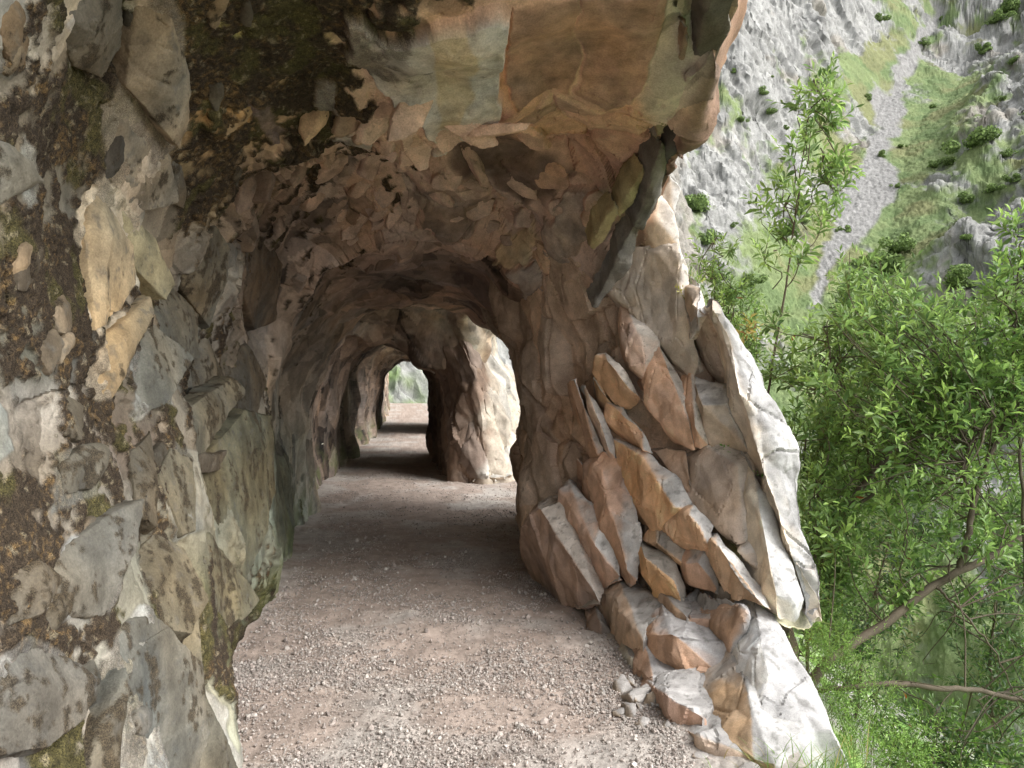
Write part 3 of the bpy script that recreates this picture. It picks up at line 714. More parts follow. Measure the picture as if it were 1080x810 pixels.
# ------------------------------------------------------------------ rock left standing farther along the passage
def far_pillar(name, lab, levels, seed, cf, ny=220, nth=300, sizes=(.5, .2, .08)):
    o = pillar(name, levels, ny, nth, cf, sizes, (.50, .50, .42), seed, None)
    return tag(o, lab, 'rock pillar')
P2L = [
 (-2.5, [(-2.0,17.6),(-1.7,15.5),(-1.35,13.4),(-1.1,12.7),(-.5,12.0),(.3,12.4),(1.2,13.6),(1.6,15.5),(1.2,17.4),(-.6,18.2)]),
 (0, [(-2.0,17.6),(-1.75,15.5),(-1.38,13.4),(-1.12,12.7),(-.62,12.5),(-.15,12.8),(.1,13.6),(.3,15.5),(.0,17.2),(-1,18)]),
 (1.0, [(-2.0,17.6),(-1.75,15.5),(-1.36,13.4),(-1.12,12.8),(-.68,12.6),(-.3,12.9),(-.02,13.7),(.15,15.5),(-.1,17.2),(-1,18)]),
 (1.7, [(-2.05,17.6),(-1.8,15.5),(-1.42,13.4),(-1.2,12.9),(-.8,12.7),(-.5,13.0),(-.3,13.8),(-.2,15.5),(-.3,17.2),(-1,18)]),
 (2.2, [(-2.2,17.6),(-1.95,15.5),(-1.6,13.4),(-1.35,12.9),(-1.0,12.7),(-.75,13.0),(-.6,13.8),(-.5,15.5),(-.6,17.2),(-1.2,18)]),
 (2.9, [(-2.4,17.6),(-2.2,15.5),(-1.9,13.4),(-1.6,12.9),(-1.1,12.6),(-.8,12.9),(-.6,13.8),(-.5,15.5),(-.6,17.2),(-1.3,18)]),
]
P2L = [(z, [(x + .2, y) for x, y in o]) for z, o in P2L]
def p2col(q):
    n = fbm(q * 1.5, 4, off=8)
    w = smooth(-.15, .25, (q[:, 0] + .42 + .12 * (q[:, 1] - 12.6)) * 1.2 + .5 * n)[:, None]
    return (srgb(116, 100, 88) * (1 - w) + srgb(168, 160, 148) * w)
far_pillar('rock_pillar', 'pillar of brown and white rock seen through the first tunnel, beside the bright window', P2L, 21, p2col)
P3L = [(z, [(-3.2+s,30.8),(-2.9+s,28.5),(-2.55+s,26),(-2.35+s,24.6),(-1.9+s,24.2),(-1.3,24.5),(-1,25.5),(-.9,28),(-1.1,30),(-2,31)]) for z, s in ((-2.5, .05), (0, 0), (1, 0), (1.8, -.08), (2.3, -.25), (2.8, -.4))]
far_pillar('rock_pillar', 'pale rock pillar far down the passage before the tunnel exit', P3L, 31, blend((168, 150, 128), (190, 178, 160)), 120, 160, (.5, .2, .1))
# rubble at the foot of that pillar
for k in range(26):
    px_ = rng.uniform(484, 546); py_ = rng.uniform(492, 512) - max(0, (px_ - 500) * .1)
    Y = 1306 / (py_ - 405) ; s = rng.uniform(.08, .2)
    b = np.array(at(px_, py_, Y))
    pts = b + rng.normal(size=(14, 3)) * s * np.array([.7, .7, .5]) + (0, 0, s * .5)
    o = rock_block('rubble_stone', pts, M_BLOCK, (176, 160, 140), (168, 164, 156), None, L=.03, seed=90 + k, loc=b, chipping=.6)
    tag(o, 'pale angular stone in the rubble heap under the bright tunnel window', 'stone', 'rubble under the tunnel window')

# ------------------------------------------------------------------ layered slabs along the lip of the vault
def lip_depth(py): return float(np.interp(py, [-60, 0, 95, 190, 330], [2.8, 3.15, 3.85, 4.75, 5.6]))
LIP = [([(752,-40),(800,-40),(783,2),(770,32),(757,62),(745,96),(735,110),(728,90),(738,50)], (92,86,80), .0),
       ([(728,108),(745,94),(728,128),(712,166),(701,192),(692,194),(696,168),(712,136)], (84,80,76), .03),
       ([(698,150),(708,166),(694,206),(680,246),(668,240),(676,206),(688,172)], (112,108,102), .06),
       ([(668,236),(682,242),(668,280),(648,310),(630,328),(624,326),(640,296),(654,262)], (118,114,108), .05),
       ([(706,104),(712,116),(698,150),(690,154),(692,130)], (150,136,108), .04),
       ([(664,196),(680,176),(684,184),(664,222),(652,236),(650,222)], (158,146,112), .04),
       ([(640,226),(652,216),(656,226),(642,252),(626,268),(620,262),(630,244)], (166,152,116), .04),
       ([(722,20),(735,30),(726,66),(716,90),(710,80)], (130,110,92), .03)]
for k, (sil, tan, nr) in enumerate(LIP):
    pts = []
    for x, y in sil:
        d = lip_depth(y) - nr - .10
        p = np.array(at(x, y, d)); pts += [p, p + (-.05, .10, .14)]
    o = rock_block('lip_slab', pts, M_ROCK, tan, (140,134,124), None, L=.02, seed=70 + k, lit_bleach=(.3, .8), loc=(0, 0, 0))
    o.parent = cliff

# smaller broken stones along the edge between gravel and blocks
for k in range(34):
    u = rng.uniform(.34, 1)
    px_ = np.interp(u, [0, .3, .6, 1], [610, 655, 700, 800]) + rng.normal() * 12 - 4; py_ = np.interp(u, [0, .3, .6, 1], [655, 700, 745, 815]) + rng.normal() * 8 + 6
    s = rng.uniform(.022, .06); b = np.array(at(px_, py_, 1306 / (py_ - 405)))
    pts = b + rng.normal(size=(13, 3)) * s * np.array([.8, .7, .5]) + (0, 0, s * .35)
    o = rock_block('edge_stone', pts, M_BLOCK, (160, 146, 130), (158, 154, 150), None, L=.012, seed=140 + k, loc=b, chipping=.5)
    tag(o, 'small broken stone in the strip between the gravel and the foot boulders', 'stone', 'stones along the gravel edge')

# broken flakes standing out of the vault and the upper wall
TREE_N = Ns.reshape(NS, NP, 3); P2g = p2.reshape(NS, NP, 3)
qx, qy = project(p2); vis = (p2[:, 1] > 2.2) & (p2[:, 1] < 7.2) & (uu[np.arange(len(p2)) % NP] < 10.9)
vi = np.nonzero(vis)[0]; qx, qy = qx[vi], qy[vi]
rf = np.random.default_rng(77)
FL = []
for _ in range(60): FL.append((rf.uniform(252, 440), rf.uniform(110, 320), rf.uniform(50, 85), rf.uniform(.05, .13), 2.2))
for _ in range(12): FL.append((rf.uniform(440, 575), rf.uniform(135, 225), rf.uniform(-72, -50), rf.uniform(.10, .15), 2.6))
for _ in range(27): FL.append((rf.uniform(460, 650), rf.uniform(180, 320), rf.uniform(-30, 60), rf.uniform(.06, .13), 1.5))
for k, (x, y, ang, s, asp) in enumerate(FL):
    m = vi[(np.abs(qx - x) < 3) & (np.abs(qy - y) < 3)]
    if not len(m) : continue
    j = m[np.argmin(p2[m, 1])]
    if cov[j] > .6 and rf.random() < .7: continue
    o_, nn = p2[j], Ns[j]
    nn = nn + np.array([0, -.45, 0]); nn /= np.linalg.norm(nn)
    e1 = np.array([math.cos(math.radians(ang)), 0, math.sin(math.radians(ang))]); e1 -= nn * (e1 @ nn); e1 /= np.linalg.norm(e1); e2 = np.cross(nn, e1)
    tl = math.radians(rf.uniform(-24, 24)); nn2 = nn * math.cos(tl) + e2 * math.sin(tl); e2 = e2 * math.cos(tl) - nn * math.sin(tl)
    pts = []
    na = 8
    for q in range(na):
        th = 6.283 * (q + rf.uniform(-.35, .35)) / na; rr = s * rf.uniform(.7, 1.15)
        v_ = e1 * math.cos(th) * rr * asp ** .5 + e2 * math.sin(th) * rr / asp ** .5
        pts += [o_ + v_ + nn2 * rf.uniform(-.008, .014), o_ + v_ * 1.12 - nn2 * .05]
    bc = base[j] * rf.uniform(.65, 1.35) * (1.25 if rf.random() < .3 else 1)
    tcol = (bc ** (1 / 2.2)) * 255; tcol = tuple(tcol * min(1, 200 / tcol.max()))
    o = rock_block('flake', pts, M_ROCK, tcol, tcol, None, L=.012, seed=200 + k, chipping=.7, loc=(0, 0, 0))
    o.parent = cliff

# plates of bare stone standing proud of the soil and moss on the left wall
PLATES = [([(128,92),(150,40),(156,-10),(192,-10),(196,60),(192,120),(178,150)], (166,152,132), .16), ([(122,112),(178,150),(170,205),(140,232),(122,180)], (158,146,128), .2),
 ([(62,8),(132,-12),(118,40),(92,74),(78,70)], (156,150,138), .2), ([(114,182),(128,196),(150,250),(163,296),(158,316),(146,290),(130,245)], (188,178,146), .05),
 ([(106,200),(118,215),(135,262),(138,300),(120,330),(102,352),(96,320),(92,250)], (200,180,148), .05), ([(105,372),(120,345),(150,310),(152,330),(138,372),(122,425),(110,420)], (182,162,130), .1),
 ([(-10,140),(28,170),(40,190),(12,212),(-10,222)], (146,144,134), .3), ([(186,285),(208,262),(230,235),(238,262),(236,300),(214,350),(196,320)], (150,142,124), .3),
 ([(140,400),(150,365),(165,340),(186,380),(176,425),(150,440)], (160,158,146), .25), ([(44,640),(70,575),(105,540),(133,530),(130,580),(112,650),(70,655)], (150,148,140), .25),
 ([(-10,700),(30,672),(70,690),(98,720),(80,760),(40,795),(-10,805)], (142,138,130), .35), ([(120,690),(140,650),(165,645),(200,700),(215,770),(205,840),(130,840)], (160,156,144), .28),
 ([(200,700),(220,730),(245,785),(250,840),(205,840)], (158,154,140), .25), ([(225,470),(245,430),(262,440),(268,520),(262,600),(250,650),(228,600),(222,540)], (146,142,118), .2),
 ([(165,500),(180,470),(206,480),(208,560),(190,570)], (148,144,128), .25),
 ([(60,490),(84,470),(118,470),(96,515),(70,525)], (146,142,130), .35), ([(195,440),(212,400),(224,420),(220,520),(205,560)], (150,146,130), .3),
 ([(150,585),(165,560),(188,580),(205,640),(190,680),(160,650)], (150,144,126), .3), ([(205,560),(222,560),(240,640),(235,690),(212,650)], (148,144,122), .35),
 ([(160,340),(176,300),(190,330),(192,380),(178,390)], (156,150,134), .25), ([(240,380),(262,360),(275,400),(268,450),(248,440)], (140,130,114), .2),
 ([(95,760),(120,700),(128,840),(90,840)], (146,140,126), .35), ([(10,600),(40,590),(60,610),(40,650),(10,660)], (140,132,118), .4),
 ([(180,600),(200,610),(215,700),(205,735),(186,690)], (154,150,134), .3), ([(140,480),(160,450),(168,500),(158,560),(144,540)], (140,130,112), .4),
 ([(255,280),(285,250),(300,280),(285,340),(262,350)], (136,122,106), .15), ([(205,360),(226,350),(236,400),(226,440),(208,420)], (150,142,126), .25)]
ai = np.nonzero((p2[:, 1] > 1.2) & (p2[:, 1] < 9) & (p2[:, 2] < 4) & (uu[np.arange(len(p2)) % NP] < 9))[0]
ax_, ay_ = project(p2[ai])
def on_wall(x, y):
    for w_ in (3, 8, 25):
        m = ai[(np.abs(ax_ - x) < w_) & (np.abs(ay_ - y) < w_)]
        if len(m): return m[np.argmin(p2[m, 1])]
    return None
rp = np.random.default_rng(5)
def plate(name, poly, rgb, dirt, hgt, seed, L):
    ids = [on_wall(x, y) for x, y in poly]
    ids = [i for i in ids if i is not None]
    if len(ids) < 4: return
    S_ = p2[ids]; nn = Ns[ids].mean(0); nn /= np.linalg.norm(nn); cen = S_.mean(0)
    # lie in the mean plane of the wall there
    S_ = S_ - ((S_ - cen) @ nn)[:, None] * nn * .6
    tl = np.cross(nn, rp.normal(size=3)); tl /= np.linalg.norm(tl)
    pts = []
    for s_ in S_:
        pts += [s_ + nn * (hgt * rp.uniform(.5, 1.1) + .10 * ((s_ - cen) @ tl)), cen + (s_ - cen) * 1.08 - nn * .09]
    pts.append(cen + nn * hgt * 1.9 + (S_[0] - cen) * .4); pts.append(cen + nn * hgt * 1.5 + (S_[len(S_) // 2] - cen) * .5)
    o = rock_block(name, pts, M_ROCK, rgb, rgb, None, L=L, seed=seed, chipping=.55, loc=(0, 0, 0), dirt=dirt)
    o.parent = cliff
for k, (poly, rgb, dirt) in enumerate(PLATES):
    plate('plate', poly, tuple(v * (.86 if k in (0, 1, 3, 4, 5) else .69) * w_ for v, w_ in zip(rgb, (1.0, .985, .95))), dirt + .05, .022, 320 + k, .009)
for k in range(34):
    x, y = rp.uniform(5, 300), rp.uniform(10, 790)
    if x > 262 and (y > 560 or y < 90) or (x > 190 and y > 520): continue
    i0 = on_wall(x, y)
    if i0 is None: continue
    s_ = rp.uniform(.03, .075) * F / p2[i0, 1]; th0 = math.radians(rp.uniform(55, 95))
    poly = []
    for q in range(7):
        th = 6.283 * (q + rp.uniform(-.3, .3)) / 7; a_, b_ = math.cos(th) * s_ * 1.5, math.sin(th) * s_ * .62
        poly.append((x + a_ * math.cos(th0) - b_ * math.sin(th0), y - a_ * math.sin(th0) - b_ * math.cos(th0)))
    g_ = rp.uniform(.55, .8)
    plate('plate', poly, tuple(v * g_ for v in ((150, 140, 120), (166, 148, 122), (138, 128, 112))[k % 3]), .34, .009, 360 + k, .009)
# ------------------------------------------------------------------ path
def edge_x(Y):
    return np.interp(Y, [-6, 0, 3, 5, 8, 10, 14, 18, 24, 31, 64], [1.7, 1.5, 1.18, 1.35, 1.8, 1.5, .6, .2, -.8, -1.8, -6.0])
yp = np.concatenate([np.linspace(-5, 1.6, 60, endpoint=False), 1 / np.linspace(1 / 1.6, 1 / 64., 640)])
NXp = 420
lx = np.interp(yp, ky, sec[:: max(1, 1)][np.searchsorted(ys, np.clip(ky, -3, 61.9)), 1, 0]) - .55
rx = edge_x(yp)
PX = lx[:, None] + (rx - lx)[:, None] * np.linspace(0, 1, NXp)[None]
PY = np.broadcast_to(yp[:, None], PX.shape)
pp = np.stack([PX, PY, np.zeros_like(PX)], -1).reshape(-1, 3)
fr = np.broadcast_to(np.linspace(0, 1, NXp)[None], PX.shape).ravel()
def path_z(x, y):
    p = np.stack([x, y, 0 * x], 1)
    return .028 * fbm(p * 1.3, 3, off=5) + .012 * fbm(p * 5, 3, off=8)
zz = path_z(pp[:, 0], pp[:, 1])
side = np.abs(fr - .5) * 2
zz = zz + .05 * smooth(.62, .95, side)
h1, g1, r1 = facets(pp, .035, 5, None, .2)
ston = smooth(.45, .75, fbm(pp * 1.6, 4, off=15) + .55 * side + .1)
zz = zz + .006 * smooth(0, .35, g1) * (r1[:, 0]) * ston + .004 * fbm(pp * 30, 3)
pp[:, 2] = zz
dirt = srgb(158, 144, 134); grey = srgb(170, 163, 156)
k = smooth(-.2, .3, fbm(pp * 1.1, 4, off=25) + .5 * (side - .5))[:, None]
pc = (dirt * (1 - k) + grey * k) * (1 + .3 * fbm(pp * 6, 4, off=33) + .35 * (r1[:, 1] - .5) * ston)[:, None]
path = mesh_np('path', pp, grid_faces(len(yp), NXp)[:, ::-1], M_PATH, None, np.clip(pc * 1.03, .02, .8))
tag(path, 'pinkish gravel footpath leading through the tunnel', 'path', kind='structure')

# ------------------------------------------------------------------ gravel: countless small stones
def ico():
    bm = bmesh.new(); bmesh.ops.create_icosphere(bm, subdivisions=1, radius=1)
    v = np.array([x.co[:] for x in bm.verts]); f = np.array([[w.index for w in x.verts] for x in bm.faces]); bm.free()
    return v, f
IV, IF = ico()
def scatter_stones(pos, size, cols, seed, flat=(.45, .8)):
    r = np.random.default_rng(seed); n = len(pos); nv = len(IV)
    jit = 1 + r.normal(size=(n, nv, 1)) * .2
    v = IV[None] * jit * np.stack([np.ones(n), r.uniform(.6, 1, n), r.uniform(*flat, n)], 1)[:, None]
    q = r.normal(size=(n, 4)); q[:, 1:3] *= .35; q /= np.linalg.norm(q, axis=1, keepdims=True)
    w, x, y, z = q.T
    R = np.stack([1-2*(y*y+z*z), 2*(x*y-z*w), 2*(x*z+y*w), 2*(x*y+z*w), 1-2*(x*x+z*z), 2*(y*z-x*w), 2*(x*z-y*w), 2*(y*z+x*w), 1-2*(x*x+y*y)], 1).reshape(n, 3, 3)
    v = np.einsum('nij,nkj->nki', R, v) * size[:, None, None] + pos[:, None]
    f = IF[None] + (np.arange(n) * nv)[:, None, None]
    c = np.repeat(cols, nv, 0)
    return v.reshape(-1, 3), f.reshape(-1, 3), c
n = 125000
Y = 1 / rng.uniform(1 / 14., 1 / 2.6, n) 
l_ = np.interp(Y, yp, lx) + .35; r_ = np.interp(Y, yp, rx)
fx = rng.uniform(0, 1, n); X = l_ + (r_ - l_) * fx
dens = smooth(-.25, .35, fbm(np.stack([X, Y, 0 * X], 1) * 1.5, 4, off=15) + .9 * np.abs(fx - .45) - .1) * .85 + .15
keep = rng.random(n) < dens
X, Y = X[keep], Y[keep]; n = len(X)
sz = np.clip(rng.lognormal(np.log(.0040), .5, n), .004, .045)
base_z = path_z(X, Y) + .006
cs = np.where(rng.random(n)[:, None] < .5, srgb(172, 165, 158), srgb(154, 144, 137)) * rng.uniform(.6, 1.25, n)[:, None]
v, f, c = scatter_stones(np.stack([X, Y, base_z + sz * .2], 1), sz, np.clip(cs * 1.0, .02, .75), 3)
gravel = mesh_np('gravel', v, f, M_STONE, None, c, smooth_shade=False)
tag(gravel, 'loose angular gravel scattered over the path', 'gravel', kind='stuff')

# ------------------------------------------------------------------ the slope below the path and the mountain across the gorge
def gully_x(Y): return 50 + (Y - 140) * .72
def mountain_z(X, Y):
    p = np.stack([X, Y, 0 * X], 1)
    z = -62 + .80 * (Y - 60)
    d = X - gully_x(Y) + 9 * fbm(p * .012, 3, off=3)
    left = np.maximum(0, -d - 7); right = np.maximum(0, d - 9)
    z = z + 1.15 * left * (1 + .25 * fbm(p * .02, 3, off=9)) + .55 * right
    amp = smooth(2, 30, left) * 1.0 + smooth(2, 25, right) * .8
    z = z + amp * (15 * (ridged(p * np.array([.03, .02, 1]), 4, off=2) - .45) + 9 * fbm(p * .07, 4, off=6))
    far = smooth(255, 330, Y)
    z = z + far * (28 * (ridged(p * .03, 4, off=12) - .3) + 60 * smooth(300, 380, Y))
    return z, d
def slope_z(X, Y):
    s = X - edge_x(Y)
    p = np.stack([X, Y, 0 * X], 1)
    z = -.12 - 1.15 * np.clip(s, 0, 3) - .62 * np.clip(s - 3, 0, 60)
    z = z + smooth(1, 8, s) * (.5 * fbm(p * .5, 4, off=3) + 2 * fbm(p * .08, 3, off=7))
    z = np.where(Y > 60, z - (Y - 60) * .55 * smooth(-30, 0, s + 20), z)
    return z
# near slope
xs = np.concatenate([np.linspace(0, 3, 90, endpoint=False), np.linspace(3, 90, 190)])
ysl = np.concatenate([np.linspace(-30, 2, 50, endpoint=False), np.geomspace(2, 110, 330)])
XX = edge_x(ysl)[:, None] - .04 + xs[None]; YY = np.broadcast_to(ysl[:, None], XX.shape)
q = np.stack([XX, YY, 0 * XX], -1).reshape(-1, 3)
q[:, 2] = slope_z(q[:, 0], q[:, 1])
h, g, r = facets(q, 1.1, 9, None, .4)
rk = smooth(.02, .2, fbm(q * .55, 4, off=61) + .2 * (r[:, 0] - .5) - .05)
q[:, 2] += rk * (.35 * np.maximum(h, -.1) + .15)
gc = srgb(120, 150, 74) * (1 - smooth(-.2, .3, fbm(q * 1.5, 4, off=44)))[:, None] + srgb(90, 124, 58) * smooth(-.2, .3, fbm(q * 1.5, 4, off=44))[:, None]
c = gc * (1 - rk[:, None]) + srgb(140, 138, 132) * (1 + .3 * (r[:, 1] - .5))[:, None] * rk[:, None]
slope = mesh_np('hillside', q, grid_faces(len(ysl), len(xs))[:, ::-1], M_HILL, None, np.clip(c, .01, .7))
tag(slope, 'grassy stony slope falling away beside the path', 'hillside', kind='structure')

# mountain: a fan-shaped sheet, finer where it is nearer
tb = np.concatenate([np.linspace(-.62, .1, 240, endpoint=False), np.linspace(.1, .74, 780, endpoint=False), np.linspace(.74, 1.05, 40)]); ym = np.geomspace(66, 440, 1000)
XX = tb[None] * ym[:, None]; YY = np.broadcast_to(ym[:, None], XX.shape)
q = np.stack([XX, YY, 0 * XX], -1).reshape(-1, 3)
z, dg = mountain_z(q[:, 0], q[:, 1])
q[:, 2] = np.maximum(z, -60)
P = q.reshape(len(ym), len(tb), 3)
N = grid_normals(P).reshape(-1, 3); N *= np.sign(N[:, 2:3])
steep = 1 - N[:, 2]
MB = np.diag([1, 1, .5]) @ rotm('Y', 28)
px, py = project(q)
scree = np.zeros(len(q))
wob = 11 * fbm(q * .09, 3, off=77)
scree = soft_inside([(985,0),(1003,8),(990,30),(968,62),(952,100),(948,130),(938,160),(944,190),(945,205),(922,240),(886,275),(858,320),(846,322),(872,270),(876,240),(888,205),(900,180),(917,160),(925,140),(920,110),(922,85),(935,100),(948,60),(975,25)], px + wob, py + wob * .5, 3.0)
scree *= (np.abs(dg) < 60)
rockw = 0; sizes = (13, 4.5, 1.7)
GZ = [(960,10,.6),(1040,20,.35),(1065,120,.45),(1000,120,.7),(965,150,.85),(960,220,.8),(980,270,.75),(1020,270,.4),(1060,230,.3),(1010,60,.45),(1060,60,.2),(1000,190,.3),(1050,180,.45),(1040,300,.6),
      (910,75,.9),(900,150,.6),(890,120,.65),(870,170,.45),(880,230,.7),(800,310,1.0),(830,300,.95),(780,280,.6),(740,230,.45),(745,150,.3),(790,60,.1),(850,30,.05),(900,30,.05),(840,110,.1),(780,130,.2),(820,200,.3),(860,200,.3),(760,200,.15),(725,190,.2),(720,280,.4),(770,310,.8),(930,60,.7),(435,410,.75),(527,400,.1),(900,330,.75),(1000,400,.7),(1000,700,.7),(800,500,.6)]
green = idw(px, py, [(a, b) for a, b, _ in GZ], [[v] for *_, v in GZ], 3.2)[:, 0]
n1 = fbm(q * .05 * np.array([1, .6, .6]), 5, off=83) * .75 + fbm(q * .3, 4, off=87) * .35
gmask = smooth(-.16, .16, (green - .49) * 1.05 + n1 + .30 * (.45 - steep))
bare = (1 - gmask) * (1 - scree)
disp = np.zeros(len(q)); tones = np.zeros(len(q))
for k, s in enumerate(sizes):
    h, g, r = facets(q, s, 20 + k, MB, .45)
    disp += s * (.30, .32, .30)[k] * h * smooth(0, .2, g) * (.22 + .78 * bare) * (1 - scree)
    tones += (.2, .3, .4)[k] * (r[:, 1] - .5)
disp += .5 * fbm(q * .9, 4, off=3)
fr_ = smooth(62, 90, q[:, 1])
q = q + N * (disp * fr_)[:, None]
gl = smooth(-.25, .3, fbm(q * .12, 4, off=91))[:, None]
grass = srgb(122, 136, 92) * (1 - gl) + srgb(102, 120, 78) * gl
brown = smooth(0, .3, fbm(q * .06, 3, off=99) + .5 * soft_inside([(880,60),(925,50),(925,150),(880,300),(850,250)], px, py, 25) - .1)[:, None] * .6
grass = grass * (1 - brown) + srgb(128, 124, 88) * brown
lime_c = srgb(150, 150, 147) * (1 + tones + .25 * fbm(q * .4, 5, off=14))[:, None]
ocl = smooth(.2, .45, fbm(q * .05, 4, off=19))[:, None] * .4
lime_c = lime_c * (1 - ocl) + srgb(146, 134, 116) * ocl
c = grass * gmask[:, None] + lime_c * (1 - gmask[:, None])
c = c * (1 - scree[:, None]) + srgb(140, 139, 137) * (1 + .4 * fbm(q * .8, 3, off=2))[:, None] * scree[:, None]
mountain = mesh_np('mountain', q, grid_faces(len(ym), len(tb)), M_HILL, None, np.clip(c * .86, .01, .75), sharp=40)
tag(mountain, 'steep limestone and grass mountainside across the gorge with a grey scree gully', 'mountain', kind='structure')
MQ = q; MPX, MPY = px, py
# ------------------------------------------------------------------ plants
LT = np.array([(0,0,0),(-.30,.28,.05),(-.46,.55,.07),(.30,.28,.05),(.46,.55,.07),(0,1,-.06),(0,.3,-.03),(0,.62,-.03)])   # leaf: across, along, up
LF = np.array([(0,6,1,1),(1,6,7,2),(2,7,5,5),(0,3,6,6),(3,4,7,6),(4,5,7,7)])
LQ = np.array([(1,6,7,2),(3,4,7,6)]); LTRI = np.array([(0,6,1),(2,7,5),(0,3,6),(4,5,7)])
class Leaves:
    def __init__(s, seed): s.r = np.random.default_rng(seed); s.P, s.D, s.L, s.W, s.C = [], [], [], [], []
    def shoot(s, b, d, ln, n, leaf, young, width=.27, spread=(72, 28), cols=None):
        """leaves set spirally along a twig from b in direction d"""
        r = s.r
        d = d / np.linalg.norm(d)
        a = np.cross(d, (.3, .2, .93)); a /= np.linalg.norm(a); bb = np.cross(d, a)
        t = np.linspace(.12, 1, n) + r.normal(size=n) * .02
        az = np.arange(n) * 2.4 + r.uniform(0, 6.28)
        th = np.radians(spread[0] + (spread[1] - spread[0]) * t + r.normal(size=n) * 10)
        rad = np.cos(az)[:, None] * a + np.sin(az)[:, None] * bb
        D = np.cos(th)[:, None] * d + np.sin(th)[:, None] * rad + r.normal(size=(n, 3)) * .12
        D[:, 2] -= .10 * (1 - t)
        s.P.append(b + d * (ln * t)[:, None]); s.D.append(D / np.linalg.norm(D, axis=1, keepdims=True))
        s.L.append(leaf * (1.05 - .35 * t) * r.uniform(.75, 1.15, n)); s.W.append(np.full(n, width) * r.uniform(.85, 1.2, n))
        old, new = cols if cols is not None else (LEAF_OLD, LEAF_NEW)
        k = np.clip(young * (.25 + .9 * t) + r.normal(size=n) * .16, 0, 1)[:, None]
        c = (old * (1 - k) + new * k) * r.uniform(.7, 1.3, n)[:, None]
        rare = r.random(n) < .0012
        c[rare] = srgb(150, 84, 40)
        s.C.append(c)
    def build(s, name, parent, mat=None):
        P, D, L, W, C = (np.concatenate(x) for x in (s.P, s.D, s.L, s.W, s.C))
        n = len(P)
        up = np.array([0, 0, 1.0]) + s.r.normal(size=(n, 3)) * .55 + np.array([.25, -.15, 0])
        X = np.cross(D, up); X /= np.linalg.norm(X, axis=1, keepdims=True) + 1e-9
        U = np.cross(X, D)
        t = LT
        bend = s.r.uniform(-.05, .22, n)
        V = P[:, None] + L[:, None, None] * ((W[:, None] * t[None, :, 0])[..., None] * X[:, None] + t[None, :, 1, None] * D[:, None]
             + (t[None, :, 2] * 1.2 - bend[:, None] * t[None, :, 1] ** 2)[..., None] * U[:, None])
        off = (np.arange(n) * 8)[:, None, None]
        return mesh_np(name, V.reshape(-1, 3), [(LQ[None] + off).reshape(-1, 4), (LTRI[None] + off).reshape(-1, 3)], mat or M_LEAF, parent, np.repeat(C, 8, 0))
LEAF_OLD, LEAF_NEW = srgb(94, 124, 72), srgb(154, 184, 100)

def sample(poly, Yr, n, r, dens=None):
    xs_ = [p[0] for p in poly]; ys_ = [p[1] for p in poly]
    out = []
    while len(out) < n:
        x = r.uniform(min(xs_), max(xs_), 400); y = r.uniform(min(ys_), max(ys_), 400)
        ok = inside(poly, x, y)
        if dens is not None: ok &= r.random(400) < dens(x, y)
        Y_ = r.uniform(*Yr, 400)
        out += [at(a, b, c) for a, b, c, k in zip(x, y, Y_, ok) if k]
    return np.array(out[:n])

BARK = srgb(86, 78, 66)
def limb_curve(l, r, n=26):
    """traced centre line -> world curve and radii"""
    p = np.array([at(*q[:3]) for q in l]); rad = np.array([q[3] for q in l]) * .78
    c = crom(p, n); c[1:-1] += r.normal(size=(n - 2, 3)) * .006
    return c, np.interp(np.linspace(0, 1, n), np.linspace(0, 1, len(rad)), rad)

